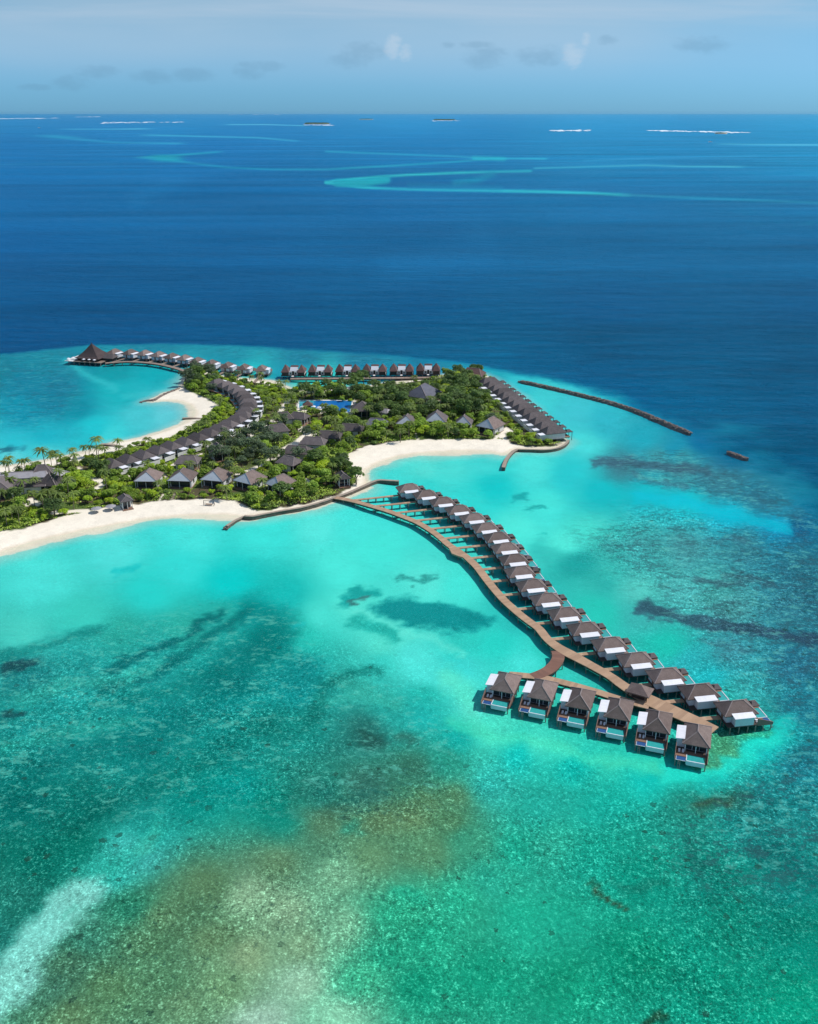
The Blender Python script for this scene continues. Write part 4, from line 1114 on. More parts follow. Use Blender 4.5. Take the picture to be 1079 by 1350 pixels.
for i in range(13):
    o = T1 if i == 0 else dup(T1)
    c, s = math.cos(hd), math.sin(hd)
    lx, ly = -7.35, -2.2
    P = .6 * PR[i] + .4 * fit[i]
    o.location = (P[0] - (lx * c - ly * s), P[1] - (lx * s + ly * c), 1.2)
    o.rotation_euler = (0, 0, hd)
    tag(o, 'terraced villa with white canopy on the far right point, %s counting from the far end' % ORD[i], 'villa', 'terraced villas of the right point')
    BLOCK.append((o.location.x, o.location.y, 7.5)); BLOCK.append((P[0], P[1], 3.2)); BLOCK.append((o.location.x + 7 * c, o.location.y + 7 * s, 4))
CURVE = [(284, 504.5), (300, 509), (314, 516), (324.5, 525), (328, 536), (322, 546.5), (310, 555), (296, 562.5), (280, 570), (262, 577), (247, 582.5), (234.5, 586), (219, 591), (198, 598), (177.5, 604), (155.5, 610), (141, 614)]
T2 = make_terrace(False)
PCv = crom([spot(u, v, 5.5) for u, v in CURVE], .5)
arc = arc_of(PCv)
stations, sarc = [], 2.0
while sarc < arc[-1] - 2: stations.append(sarc); sarc += 9.6
nT = len(stations)
for i, sa in enumerate(stations):
    j = int(np.searchsorted(arc, sa)); j = min(max(j, 3), len(PCv) - 4)
    T = PCv[j + 3] - PCv[j - 3]; T /= np.linalg.norm(T)
    hd = math.atan2(-T[0], T[1])
    o = T2 if i == 0 else dup(T2)
    o.location = (PCv[j][0], PCv[j][1], 1.2); o.rotation_euler = (0, 0, hd)
    tag(o, 'dark roofed terraced villa of the curved cove row, %s counting from its far end' % (ORD[i] if i < len(ORD) else 'number %d' % (i + 1)), 'villa', 'terraced villas of the curved cove row')
    BLOCK.append((o.location.x, o.location.y, 7.2))
    BLOCK.append((o.location.x - 7.0 * math.cos(hd), o.location.y - 7.0 * math.sin(hd), 4.2)); BLOCK.append((o.location.x + 6 * math.cos(hd), o.location.y + 6 * math.sin(hd), 3))

# ------------------------------------------------------------------ bungalows
def bungalow(uv, deg, L, W, rise, roof, label, pale_front=False, name='bungalow', cat='bungalow', ze=4.4, ridge=.45, wall='wall_white', veranda=True, clear=1.0):
    x, y = spot(uv[0], uv[1], 1.2 + ze * .6)
    r = empty(name, (x, y, 1.2), R(deg))
    zr = ze + rise
    ra, rb = -L / 2 + W * .5 * (1 - ridge), L / 2 - W * .5 * (1 - ridge)
    if rb - ra < .4: ra, rb = (ra + rb) / 2 - .2, (ra + rb) / 2 + .2
    MB().hip(-L / 2, L / 2, -W / 2, W / 2, ze, zr, ra, rb, .28, None, 0, 1 if pale_front else 0).build('roof', [roof, M['canvas']], r)
    rc = MB().bar((ra, 0, zr + .05), (rb, 0, zr + .05), .4, .16)
    for sy in (-1, 1): rc.bar((ra, 0, zr + .03), (-L / 2, sy * W / 2, ze + .05), .34, .1).bar((rb, 0, zr + .03), (L / 2, sy * W / 2, ze + .05), .34, .1)
    rc.build('ridge_cap', M['ridge'], r)
    MB().box(-L / 2 + .8, L / 2 - 2.6, -W / 2 + .9, W / 2 - .9, -.6, ze - .2).build('wall', M[wall], r)
    MB().box(-L / 2 + .5, L / 2 + .6, -W / 2 + .5, W / 2 - .5, -.7, .12).build('floor_deck', M['wood'], r)
    MB().box(L / 2 - 2.6, L / 2 - 2.52, -W / 2 + 1.4, W / 2 - 1.4, .2, ze - .7).build('sliding_door', M['glass'], r)
    if veranda:
        for sy in (-1, 0, 1):
            MB().box(L / 2 - .7, L / 2 - .48, sy * (W / 2 - .8) - .11, sy * (W / 2 - .8) + .11, .1, ze - .1).build('post', M['wall_white'], r)
    for sy in (-1, 1):
        yy = sy * (W / 2 - .9)
        MB().box(-1.2, .6, yy - .04 if sy > 0 else yy - .04, yy + .04, 1.2, 2.9).build('window', M['glass'], r)
    tag(r, label, cat)
    a = R(deg)
    for k in (-.3, .3):
        BLOCK.append((x + math.cos(a) * L * k, y + math.sin(a) * L * k, W * .47 * clear))
    if pale_front: BLOCK.append((x + math.cos(a) * (L * .5 + 1.5), y + math.sin(a) * (L * .5 + 1.5), W * .36))
    return r
SO, SH, SL = M['shingle_old'], M['shingle'], M['shingle_slate']
bungalow((197, 633), -92, 13, 12.4, 4.0, SH, 'beach bungalow with pale canvas front, leftmost of the brown roofed beach row', True)
bungalow((241.5, 632.5), -95, 13, 13, 4.0, SH, 'beach bungalow with pale canvas front, second of the brown roofed beach row', True)
bungalow((286, 632), -104, 13, 13, 4.0, SH, 'beach bungalow with pale canvas front in the middle of the brown roofed beach row', True)
bungalow((330, 635), -122, 13, 13, 4.0, SH, 'beach bungalow with pale canvas front, fourth of the brown roofed beach row', True)
bungalow((370, 640), -128, 12.5, 12.5, 4.0, SH, 'beach bungalow with blue-grey canvas front, nearest the seawall', True)
bungalow((248.5, 611.5), 0, 13, 11, 3.2, SO, 'wide dark roofed bungalow behind the beach row beside a forked path')
bungalow((289, 598), -60, 12, 10, 4.2, SO, 'tall dark roofed bungalow shaded by the blue-green trees')
bungalow((413.5, 586.5), -8, 15, 10.5, 3.2, SO, 'brown hip roof of the upper one of three joined central bungalows')
bungalow((392.5, 598.5), -8, 16, 10.5, 3.2, SO, 'brown hip roof of the middle one of three joined central bungalows')
bungalow((382.5, 612.5), -30, 12, 10.5, 3.2, SO, 'brown hip roof of the lowest of three joined central bungalows')
bungalow((365, 570), -160, 14, 11, 3.4, SO, 'dark bungalow roof beside the narrow sandy path left of centre')
bungalow((373, 554), -160, 12, 10, 3.6, SO, 'dark bungalow roof tucked under palms between path and swimming pool')
bungalow((395, 553), -20, 12, 9, 3.0, SO, 'half hidden dark roof below the swimming pool', clear=.7)
bungalow((478, 542), -92, 13, 14, 5.0, SO, 'pyramid roofed poolside pavilion to the right of the blue pool', name='pool_pavilion', cat='pavilion', ridge=.05)
bungalow((504, 545), 150, 12, 7.5, 2.0, M['metal_roof'], 'pale grey roofed service building right of the pool pavilion', name='service_building', cat='building')
bungalow((463, 568.5), -8, 15, 10, 3.0, SO, 'low dark roof among trees below the pool pavilion', clear=.8)
bungalow((434, 578), -8, 15, 10, 3.0, SO, 'low dark roof among trees just above the three joined bungalows', clear=.8)
bungalow((497, 561.5), -8, 13, 9.5, 3.2, SL, 'low slate roof among trees between pool pavilion and cove', clear=.8)
bungalow((558, 522), -120, 21, 18, 6.5, SL, 'large blue-grey roofed hall standing in the dense grove', name='grove_hall', cat='hall', ridge=.2)
bungalow((576, 555.5), -100, 13, 13, 5.0, SO, 'brown roofed cove bungalow behind the round green tree', True)
bungalow((612, 560), -100, 10, 10.5, 4.4, SO, 'small cove bungalow with grey canvas front', True)
bungalow((537, 559), -100, 12, 12, 4.2, SO, 'brownish cove bungalow roof half covered by trees', True, clear=.75)
bungalow((647, 563.5), -125, 14, 13, 4.6, SH, 'brown roofed cove bungalow nearest the right hand point', True)
bungalow((624, 496), -20, 16, 13, 4.4, M['shingle_red'], 'red-brown roofed pavilion at the far tip of the point', name='point_pavilion', cat='pavilion')
bungalow((452, 632.5), -70, 8, 7, 2.6, SO, 'small brown hut beside the dark round tree at the seawall', name='beach_hut', cat='hut')
bungalow((166, 662), -60, 7.5, 6.2, 2.2, SO, 'small thatched beach bar on the near sand', name='beach_bar', cat='hut')
# resort buildings on the left
MR = M['metal_roof']
bungalow((25, 631), 8, 31, 11, 1.6, MR, 'long flat grey roofed resort building on the left shore', name='resort_building', cat='building', ze=5.2, ridge=.75)
bungalow((41, 642), 8, 17, 10, 1.4, SO, 'brown-grey low roofed wing in front of the long resort building', name='resort_wing', cat='building', ze=4.6, ridge=.75)
bungalow((57, 628), 20, 12, 12, 4.8, SO, 'dark brown peaked roof joined to the long resort building', name='resort_lobby', cat='building', ridge=.3)
bungalow((68, 640), -95, 11, 10.5, 5.4, SO, 'steep dark pyramid roofed kiosk right of the resort buildings', name='resort_kiosk', cat='kiosk', ridge=.05)
bungalow((3, 646), -80, 17, 14, 4.6, SO, 'dark roofed resort house at the left edge', name='resort_house', cat='building', ridge=.3)
bungalow((75, 627), -30, 12, 9, 1.5, MR, 'small pale grey roofed annex at the right end of the resort building', name='resort_annex', cat='building', ridge=.7)

# ------------------------------------------------------------------ swimming pool
PO = [(394.8, 528.5), (464.5, 528.5), (461.5, 543.2), (446, 543.2), (441, 538.8), (394.8, 537.8)]
PW = [spot(u, v, 1.5) for u, v in PO]
cx, cy = PW[0]
pool = empty('swimming_pool', (cx, cy, 0))
def slab(name, pts, z0, z1, mat, parent):
    n = len(pts); m = MB()
    m.add([(a - cx, b - cy, z1) for a, b in pts] + [(a - cx, b - cy, z0) for a, b in pts], [tuple(range(n))[::-1], tuple(range(n, 2 * n))] + [(i, (i + 1) % n, n + (i + 1) % n, n + i) for i in range(n)])
    return m.build(name, mat, parent)
cen = np.mean(PW, axis=0)
slab('pool_surround', [tuple(cen + (np.array(p) - cen) * np.array([1.06, 1.16])) for p in PW], .6, 1.62, M['wall_white'], pool)
def pool_mat():
    m, t = new_mat('tiled_pool_water')
    out = t.new('ShaderNodeOutputMaterial'); p = t.new('ShaderNodeBsdfPrincipled'); t.l.new(p.outputs[0], out.inputs['Surface'])
    g = t.new('ShaderNodeTexCoord'); sp = t.new('ShaderNodeSeparateXYZ'); t.l.new(g.outputs['Object'], sp.inputs[0])
    x = t.math('ADD', sp.outputs['X'], t.math('MULTIPLY', t.noise(g.outputs['Object'], .12), 4))
    c = t.mix(t.ramp(x, 11, 15), (.02, .3, .36), (.012, .15, .44))
    c = t.mix(t.ramp(x, 34, 41), c, (.01, .2, .24))
    t.l.new(c, p.inputs['Base Color']); p.inputs['Roughness'].default_value = .12
    t.l.new(t.bump(t.noise(g.outputs['Object'], 1.5), .2, .1), p.inputs['Normal'])
    return m
slab('pool_water', PW, .65, 1.66, pool_mat(), pool)
tag(pool, 'large bright blue swimming pool in the middle of the island', 'swimming pool')
x, y = spot(406, 533.5, 4)
pavilion('pool_hut', x, y, R(5), 3.4, 1.66, 4.0, 6.6, 'small thatched hut standing in the left end of the swimming pool', 'hut', M['shingle_red'])
BLOCK += [(*spot(u, v, 1.2), 6) for u, v in [(398, 533), (408, 532), (418, 532), (428, 533), (438, 533), (448, 535), (458, 535), (452, 541), (406, 541), (420, 542), (432, 543)]]
# parasols and loungers on the pool terrace
def parasol(x, y, z, mat, label, group, rad=1.6):
    r = empty('parasol', (x, y, z))
    MB().tube([(0, 0, 0), (0, 0, 2.5)], .05, 6).build('pole', M['wood'], r)
    MB().add([(0, 0, 3.0)] + [(rad * math.cos(a * math.pi / 4), rad * math.sin(a * math.pi / 4), 2.3) for a in range(8)], [(0, 1 + a, 1 + (a + 1) % 8) for a in range(8)] + [tuple(range(8, 0, -1))]).build('canopy', mat, r)
    return tag(r, label, 'parasol', group)
for u, v in [(414, 540.5), (421, 541.5), (428, 542), (399, 541)]:
    parasol(*spot(u, v, 1.2), 1.3, M['white'], 'white parasol on the sandy terrace below the swimming pool', 'pool parasols')
for (u, v), l in (((147, 673), 'grey parasol on the near beach beside the thatched bar'), ((128, 676), 'grey parasol on the near beach left of the thatched bar')):
    parasol(*spot(u, v, 1.0), 1.0, M['metal_roof'], l, 'beach parasols', 2.6)
    BLOCK.append((*spot(u, v, 1.2), 3))
sb = empty('beach_swing', (*spot(276, 666, 1.0), 1.0), R(-5))
for sx in (-1, 1): MB().tube([(sx * 2.6, -.7, -.3), (sx * 2.6, 0, 2.4)], .1, 6).tube([(sx * 2.6, .7, -.3), (sx * 2.6, 0, 2.4)], .1, 6).build('frame_leg', M['wood_dark'], sb)
MB().bar((-2.8, 0, 2.4), (2.8, 0, 2.4), .16, .16).build('crossbar', M['wood_dark'], sb)
MB().box(-1.8, 1.8, -.6, .6, .5, .65).build('seat', M['wood'], sb)
MB().bar((-1.7, 0, .6), (-1.7, 0, 2.4), .05, .05).bar((1.7, 0, .6), (1.7, 0, 2.4), .05, .05).build('rope', M['wood_dark'], sb)
tag(sb, 'low wooden swing seat standing on the near beach sand', 'swing')

# ------------------------------------------------------------------ seawalls, groynes, breakwaters
def seawall(pts, h, th, label, cap=True, closed=False, z0=-2.6, name='seawall'):
    P = crom([spot(u, v, h) for u, v in pts], 1.5)
    r = empty(name, (P[0][0], P[0][1], 0)); Q_ = P - P[0]
    jit = RNG.normal(0, .07, Q_.shape)
    ribbon('wall', Q_ + jit, np.full(len(Q_), th), h - .14, h - .14 - z0, M['seawall'], r)
    if cap: ribbon('wall_cap', Q_, np.full(len(Q_), th + .25) + RNG.normal(0, .06, len(Q_)), h, .14, M['wallcap'], r)
    return tag(r, label, 'seawall')
seawall([(322, 679.5), (333, 680.2), (345, 678), (370, 673.2), (400, 668), (430, 659.5), (443, 654)], 1.75, 1.3, 'long brown seawall along the planted shore below the boardwalk landing')
seawall([(322, 680.5), (314, 684), (306, 688.5), (299, 693.2)], .9, 1.2, 'low dark groyne curving off the near beach into the lagoon', name='groyne')
seawall([(444, 654.5), (452, 652), (461, 648.6), (480, 640.2), (492, 634.8), (500, 632.5), (512, 633), (526, 633.8)], 1.5, 1.5, 'brown angled groyne reaching from the boardwalk landing into the cove', name='groyne')
seawall([(684, 592), (700, 592.3), (720, 592.6), (735, 590.3), (745, 585.8), (750, 580)], 1.4, 1.2, 'low grey seawall round the tip of the right point')
seawall([(684, 591.8), (678, 594), (672, 599.5), (667, 607), (664, 616)], .95, 1.8, 'short pale groyne bending off the right end of the cove beach', name='groyne')
seawall([(133, 585.2), (140, 585.2), (150, 586.5), (160, 588), (167, 589.5)], .8, 2.0, 'dark wooden groyne on the left cove beach nearest the palms', name='groyne')
seawall([(241, 551), (248, 550.6), (256, 550.8), (266, 551.6)], .8, 1.8, 'dark low groyne at the inner end of the left cove beach', name='groyne')

def rubble(pts, width, h, label, n, seed, rock=(.7, 1.5)):
    rg = np.random.default_rng(seed)
    P = crom([spot(u, v, .5) for u, v in pts], 1.2)
    r = empty('breakwater', (P[0][0], P[0][1], 0)); P = P - P[0]
    T = np.gradient(P, axis=0); T /= np.linalg.norm(T, axis=1)[:, None]; N = np.stack([-T[:, 1], T[:, 0]], 1)
    m = MB()
    # core mound
    prof = [(-1.5, -2.9), (-.68, -.2), (-.3, h * .8), (0, h), (.3, h * .8), (.68, -.2), (1.5, -2.9)]
    k = len(prof); b = 0
    for i, p in enumerate(P):
        e = (min(1, (i + .3) / 6, (len(P) - .7 - i) / 6)) ** .6 * (.82 + .36 * vnoise(np.array([i * .21 + seed * 9.0]), np.array([seed * 3.0]))[0])
        for a, z in prof:
            q = p + N[i] * a * width * e * (1 + rg.normal(0, .08))
            m.v.append((q[0], q[1], (z if z < 0 else z * e) + rg.normal(0, .14)))
    for i in range(len(P) - 1):
        for j in range(k - 1):
            m.f.append((i * k + j, (i + 1) * k + j, (i + 1) * k + j + 1, i * k + j + 1)); m.m.append(0)
    ico = [(0, 0, 1), (.89, 0, .45), (.28, .85, .45), (-.72, .53, .45), (-.72, -.53, .45), (.28, -.85, .45), (.72, .53, -.45), (-.28, .85, -.45), (-.89, 0, -.45), (-.28, -.85, -.45), (.72, -.53, -.45), (0, 0, -1)]
    icf = [(0, 1, 2), (0, 2, 3), (0, 3, 4), (0, 4, 5), (0, 5, 1), (1, 6, 2), (2, 7, 3), (3, 8, 4), (4, 9, 5), (5, 10, 1), (6, 7, 2), (7, 8, 3), (8, 9, 4), (9, 10, 5), (10, 6, 1), (7, 6, 11), (8, 7, 11), (9, 8, 11), (10, 9, 11), (6, 10, 11)]
    for q in range(n):
        i = rg.integers(1, len(P) - 1); a = rg.normal(0, .42); a = max(-.9, min(.9, a))
        s = rg.uniform(*rock); zz = h * (1 - abs(a) * 1.35) - .1
        endf = min(1, (i + .3) / 6, (len(P) - .7 - i) / 6); zz = zz * endf ** .6 - .25 * (1 - endf)
        c = P[i] + N[i] * a * width
        sc = rg.uniform(.7, 1.3, 3) * s * .62
        th = rg.uniform(0, 6.28)
        m.add([(c[0] + (x * math.cos(th) - y * math.sin(th)) * sc[0], c[1] + (x * math.sin(th) + y * math.cos(th)) * sc[1], zz + z * sc[2] * .8) for x, y, z in ico], icf)
    m.build('rubble_mound', M['rock'], r)
    return tag(r, label, 'breakwater')
rubble([(684, 501.5), (705, 505.5), (740, 513.5), (775, 522), (810, 531), (840, 541), (865, 551), (890, 561.5), (911, 570)], 2.0, .95, 'long curved rock breakwater off the right point', 620, 2)
rubble([(959, 593.5), (966, 596), (975, 599.3), (987, 603.2)], 1.9, .45, 'short isolated rock mound beyond the end of the long breakwater', 70, 3, (.5, 1.0))
rubble([(184, 529.3), (194, 527.5), (204, 526.8), (214, 521), (224, 516.5), (238, 511)], 1.6, 1.0, 'low rock breakwater along the sand spit of the far left cove', 120, 4, (.5, 1.0))
x, y = spot(299, 694, 0)
rubble([(295, 695.5), (299, 693.5), (304, 692)], 1.4, 1.0, 'small pile of dark rocks at the tip of the near groyne', 26, 5, (.6, 1.2))

# ------------------------------------------------------------------ loose coral blocks near the front row read from the bed; far islets, surf, boats
def islet(u, v, px, label, hgt, seed, dense=1.0):
    rg = np.random.default_rng(seed)
    x, y = spot(u, v, 0); half = px / FOC * math.hypot(y, 180) / 2
    r = empty('islet', (x, y, 0))
    n = 40; m = MB()
    ring = [(half * math.cos(a) * (1 + .08 * math.sin(3 * a)), half * .5 * math.sin(a), 0) for a in np.linspace(0, 2 * math.pi, n, endpoint=False)]
    m.add([(0, 0, 4)] + [(a * .9, b * .9, 3) for a, b, _ in ring] + [(a, b, -2) for a, b, _ in ring], [(0, 1 + i, 1 + (i + 1) % n) for i in range(n)] + [(1 + i, 1 + n + i, 1 + n + (i + 1) % n, 1 + (i + 1) % n) for i in range(n)])
    m.build('sand_rim', M['sand'], r)
    V = []
    k = int(1400 * dense)
    pa = rg.uniform(0, 6.283, k); pr = np.sqrt(rg.random(k)) * .84
    X_ = half * pr * np.cos(pa); Y_ = half * .5 * pr * np.sin(pa)
    H = hgt * (.35 + .65 * fbm(X_ / half * 6 + seed, Y_ / half * 6, 3)) * (1 - pr ** 4 * .6)
    s = half * .06
    base = np.stack([X_, Y_, 3 + H * rg.random(k)], 1)
    a = rg.normal(size=(k, 3)); a /= np.linalg.norm(a, axis=1)[:, None]; bvec = np.cross(a, rg.normal(size=(k, 3))); bvec /= np.linalg.norm(bvec, axis=1)[:, None]
    Vv = np.stack([base - a * s - bvec * s * .5, base + a * s - bvec * s * .5, base + a * s + bvec * s * .5, base - a * s + bvec * s * .5], 1).reshape(-1, 3)
    mesh_np('tree_cover', Vv, np.arange(len(Vv)).reshape(-1, 4), M['leaf_dark'], None, r)
    return tag(r, label, 'islet')
# ------------------------------------------------------------------ planting
def leaf_mat(name, c1, c2, c3, per=.5):
    m, t = new_mat(name)
    out = t.new('ShaderNodeOutputMaterial'); p = t.new('ShaderNodeBsdfPrincipled'); tl = t.new('ShaderNodeBsdfTranslucent'); mx = t.new('ShaderNodeMixShader')
    oi = t.new('ShaderNodeObjectInfo'); g = t.new('ShaderNodeNewGeometry'); tc = t.new('ShaderNodeTexCoord')
    n = t.noise(tc.outputs['Object'], .7, 3, .6)
    isl_ = t.new('ShaderNodeTexWhiteNoise', noise_dimensions='1D'); t.l.new(g.outputs['Random Per Island'], isl_.inputs['W'])
    c = t.mix(t.ramp(t.math('ADD', t.math('MULTIPLY', n, .6), t.math('MULTIPLY', isl_.outputs[0], .4)), .25, .75), c1, c2)
    c = t.mix(t.math('MULTIPLY', oi.outputs['Random'], .55), c, c3)
    hs = t.new('ShaderNodeHueSaturation'); t.l.new(c, hs.inputs['Color'])
    t.l.new(t.math('ADD', t.math('MULTIPLY', t.math('FRACT', t.math('MULTIPLY', oi.outputs['Random'], 7.31)), per), 1 - per / 2), hs.inputs['Value'])
    t.l.new(hs.outputs[0], p.inputs['Base Color']); t.l.new(hs.outputs[0], tl.inputs['Color'])
    p.inputs['Roughness'].default_value = .55; p.inputs['Specular IOR Level'].default_value = .3
    mx.inputs[0].default_value = .38
    t.l.new(p.outputs[0], mx.inputs[1]); t.l.new(tl.outputs[0], mx.inputs[2]); t.l.new(mx.outputs[0], out.inputs['Surface'])
    return m
M['leaf_dark'] = leaf_mat('leaf_dark_green', (.085, .155, .033), (.165, .26, .05), (.10, .165, .06))
M['leaf_mid'] = leaf_mat('leaf_mid_green', (.19, .31, .035), (.34, .48, .05), (.25, .39, .06))
M['leaf_lime'] = leaf_mat('leaf_lime', (.29, .43, .02), (.5, .6, .035), (.28, .45, .04))
M['leaf_sea'] = leaf_mat('leaf_blue_green', (.085, .13, .07), (.16, .225, .105), (.125, .18, .095))
M['leaf_palm'] = leaf_mat('palm_frond_green', (.11, .18, .035), (.22, .3, .06), (.17, .22, .05))
M['trunk'] = simple('tree_bark', (.12, .095, .07), (.07, .055, .04), 2, .9, .3, .2)
M['sand'] = simple('coral_sand', (.72, .66, .54), (.62, .57, .47), .02, .9)

def quads(base, nrm, size, rg, aspect=.62):
    k = len(base)
    a = np.cross(nrm, rg.normal(size=(k, 3))); a /= np.linalg.norm(a, axis=1)[:, None] + 1e-9
    b = np.cross(nrm, a); b /= np.linalg.norm(b, axis=1)[:, None] + 1e-9
    s = size[:, None]
    return np.stack([base - a * s, base - b * s * aspect, base + a * s, base + b * s * aspect], 1).reshape(-1, 3)

def crown_mesh(name, rad, hgt, trunk, lobes, leaves, leaf, mat, seed, flat=.75):
    rg = np.random.default_rng(seed)
    B, Nn = [], []
    for j in range(lobes):
        if j == 0: c = np.array([0, 0, trunk + hgt * .55]); lr = rad * .62
        else:
            a = j * 2.4 + rg.uniform(-.4, .4); d = rad * rg.uniform(.35, .68)
            lr = rad * rg.uniform(.3, .5)
            c = np.array([math.cos(a) * d, math.sin(a) * d, trunk + hgt * rg.uniform(.22, .78)])
        k = max(8, int(leaves * lr ** 2 / (rad ** 2 * (.38 + .16 * (lobes - 1)))))
        n = rg.normal(size=(k, 3)); n /= np.linalg.norm(n, axis=1)[:, None]
        n[:, 2] = np.where(n[:, 2] < -.35, -n[:, 2], n[:, 2])
        rr = lr * rg.uniform(.6, 1.08, k) ** .7
        B.append(c + n * rr[:, None] * np.array([1, 1, flat])); Nn.append(n * .8 + rg.normal(0, .5, (k, 3)) + np.array([0, 0, .55]))
    B = np.concatenate(B); Nn = np.concatenate(Nn); Nn /= np.linalg.norm(Nn, axis=1)[:, None]
    V = quads(B, Nn, leaf * rg.uniform(.6, 1.3, len(B)), rg)
    return mesh_np(name, V, np.arange(len(V)).reshape(-1, 4), mat)

def make_tree(name, rad, hgt, trunk, lobes, leaves, leaf, mat, seed):
    r = empty(name)
    cr = crown_mesh('crown', rad, hgt, trunk, lobes, leaves, leaf, mat, seed); cr.parent = r
    rg = random.Random(seed)
    tb = MB()
    tb.tube([(0, 0, -.5), (.1, .05, trunk * .5), (.05, .1, trunk + hgt * .5)], [rad * .06 + .08, rad * .05 + .06, .06], 7)
    for k in range(4):
        a = k * 1.6 + rg.random()
        tb.tube([(.08, .05, trunk * .75), (math.cos(a) * rad * .3, math.sin(a) * rad * .3, trunk + hgt * .25), (math.cos(a) * rad * .6, math.sin(a) * rad * .6, trunk + hgt * .5)], [rad * .03 + .05, .06, .03], 5)
    tk = tb.build('trunk', M['trunk']); tk.parent = r
    KIDS[r.name] = [cr, tk]
    return r

def make_palm(h, lean, seed, fl=3.6, nf=17):
    rg = random.Random(seed)
    r = empty('palm_tree')
    pts = [(lean * (k / 6) ** 1.8, lean * .3 * (k / 6) ** 2, h * k / 6 - (.5 if k == 0 else 0)) for k in range(7)]
    MB().tube(pts, [.3, .22, .19, .17, .16, .15, .14], 7).build('trunk', M['bark'], r)
    top = Vector(pts[-1]); m = MB()
    for k in range(nf):
        a = k * 2.399 + rg.uniform(-.2, .2); up = rg.uniform(-.6, 1.25) ; L = fl * rg.uniform(.8, 1.12)
        d = Vector((math.cos(a), math.sin(a), 0)); side = Vector((-d.y, d.x, 0))
        n = 6; P = []
        for i in range(n + 1):
            s = i / n
            P.append(top + d * L * (s * .92) + Vector((0, 0, up * L * .55 * s - L * (.38 + .34 * max(0, up)) * s ** 2.4)))
        for sg in (-1, 1):
            b = len(m.v)
            for i, p in enumerate(P):
                s = i / n
                wd = .44 * math.sin(min(1, s * 1.6 + .14) * math.pi * .5) * (1 - s ** 3 * .85) * (1 + rg.uniform(-.12, .12))
                m.v.append(tuple(p)); m.v.append(tuple(p + side * sg * wd - Vector((0, 0, wd * .5))))
            for i in range(n):
                m.f.append((b + 2 * i, b + 2 * i + 2, b + 2 * i + 3, b + 2 * i + 1)); m.m.append(0)
    m.build('crown', M['leaf_palm'], r)
    return r

PROTO = {
    'dark': [make_tree('broadleaf_tree', 5.2, 6.0, 3.4, 8, 820, .62, M['leaf_dark'], s) for s in (1, 2, 3)],
    'mid': [make_tree('fresh_green_tree', 4.2, 4.6, 1.8, 7, 720, .54, M['leaf_mid'], s) for s in (11, 12, 13)],
    'lime': [make_tree('yellow_green_tree', 3.6, 3.8, 1.2, 7, 640, .5, M['leaf_lime'], s) for s in (21, 22)],
    'sea': [make_tree('feathery_tree', 4.4, 8.0, 2.6, 9, 900, .42, M['leaf_sea'], s) for s in (31, 32, 33)],
    'palm': [make_palm(9, 1.4, 41, 4.4, 24), make_palm(7.5, -.9, 42, 4.2, 22), make_palm(10.5, .6, 43, 4.6, 25)],
}
SHRUB = [crown_mesh('shrub', 2.1, 1.9, .1, 6, 300, .42, M[k], s) for k, s in (('leaf_mid', 51), ('leaf_lime', 52), ('leaf_dark', 53), ('leaf_mid', 54))]
USED = set()
def plant(kind, x, y, z, sc, rz, label, group):
    p = random.choice(PROTO[kind])
    if p.name in USED: o = dup(p)
    else: o = p; USED.add(p.name)
    o.location = (x, y, z); o.rotation_euler = (0, 0, rz); o.scale = (sc * random.uniform(.88, 1.12), sc * random.uniform(.88, 1.12), sc * random.uniform(.85, 1.15))
    return tag(o, label, 'palm' if kind == 'palm' else 'tree', group)
def plant_shrub(j, x, y, z, sc, label, group):
    p = SHRUB[j]
    if p.name in USED:
        o = p.copy(); COL.objects.link(o)
    else: o = p; USED.add(p.name)
    o.location = (x, y, z); o.rotation_euler = (0, 0, random.uniform(0, 6.28)); o.scale = (sc * random.uniform(.85, 1.2), sc * random.uniform(.85, 1.2), sc * random.uniform(.8, 1.2))
    return tag(o, label, 'shrub', group)

BL_ = np.array(BLOCK)
def blocked(x, y, grow=0.0):
    # trees stand clear of houses; a little more clear on the side the camera sees the roofs from
    return bool(((BL_[:, 0] - x) ** 2 + ((BL_[:, 1] - y)) ** 2 < (BL_[:, 2] + grow) ** 2).any())

def P_in(u, v, pts): return bool(inside(np.array([u]), np.array([v]), np.array(pts, float))[0])
ZONES = [
    ('resort', [(-300, 600), (118, 600), (128, 640), (130, 680), (-300, 820)], 'beside the grey resort roofs on the left'),
    ('beachrow', [(118, 626), (215, 622), (300, 625), (345, 628), (345, 690), (118, 690)], 'round the beach bungalows above the near sand'),
    ('wall', [(345, 618), (400, 612), (440, 590), (462, 600), (490, 660), (345, 700)], 'above the long seawall near the boardwalk landing'),
    ('feather', [(296, 570), (352, 562), (372, 588), (352, 625), (296, 625), (272, 600)], 'around the feathery blue-green thicket in the middle'),
    ('farwood', [(230, 488), (282, 488), (288, 506), (300, 520), (262, 528), (236, 516)], 'by the landing of the far curved boardwalk'),
    ('cove', [(440, 560), (520, 553), (640, 553), (660, 590), (600, 600), (440, 612)], 'behind the white cove beach'),
    ('point', [(628, 494), (640, 520), (664, 545), (655, 590), (760, 600), (770, 570), (650, 490)], 'on the right point beside the terraced villas'),
    ('grove', [(400, 500), (628, 488), (645, 530), (640, 556), (520, 556), (470, 556), (470, 528), (400, 526)], 'in the dense grove around the grove hall'),
    ('pool', [(388, 520), (470, 520), (480, 575), (380, 580)], 'below the swimming pool'),
    ('strip', [(120, 560), (250, 530), (380, 505), (380, 560), (300, 590), (240, 628), (118, 640)], 'along the curved cove row of dark roofs'),
]
def zone(u, v):
    for n, p, w in ZONES:
        if P_in(u, v, p): return n, w
    return 'middle', 'in the middle of the island between the paths'
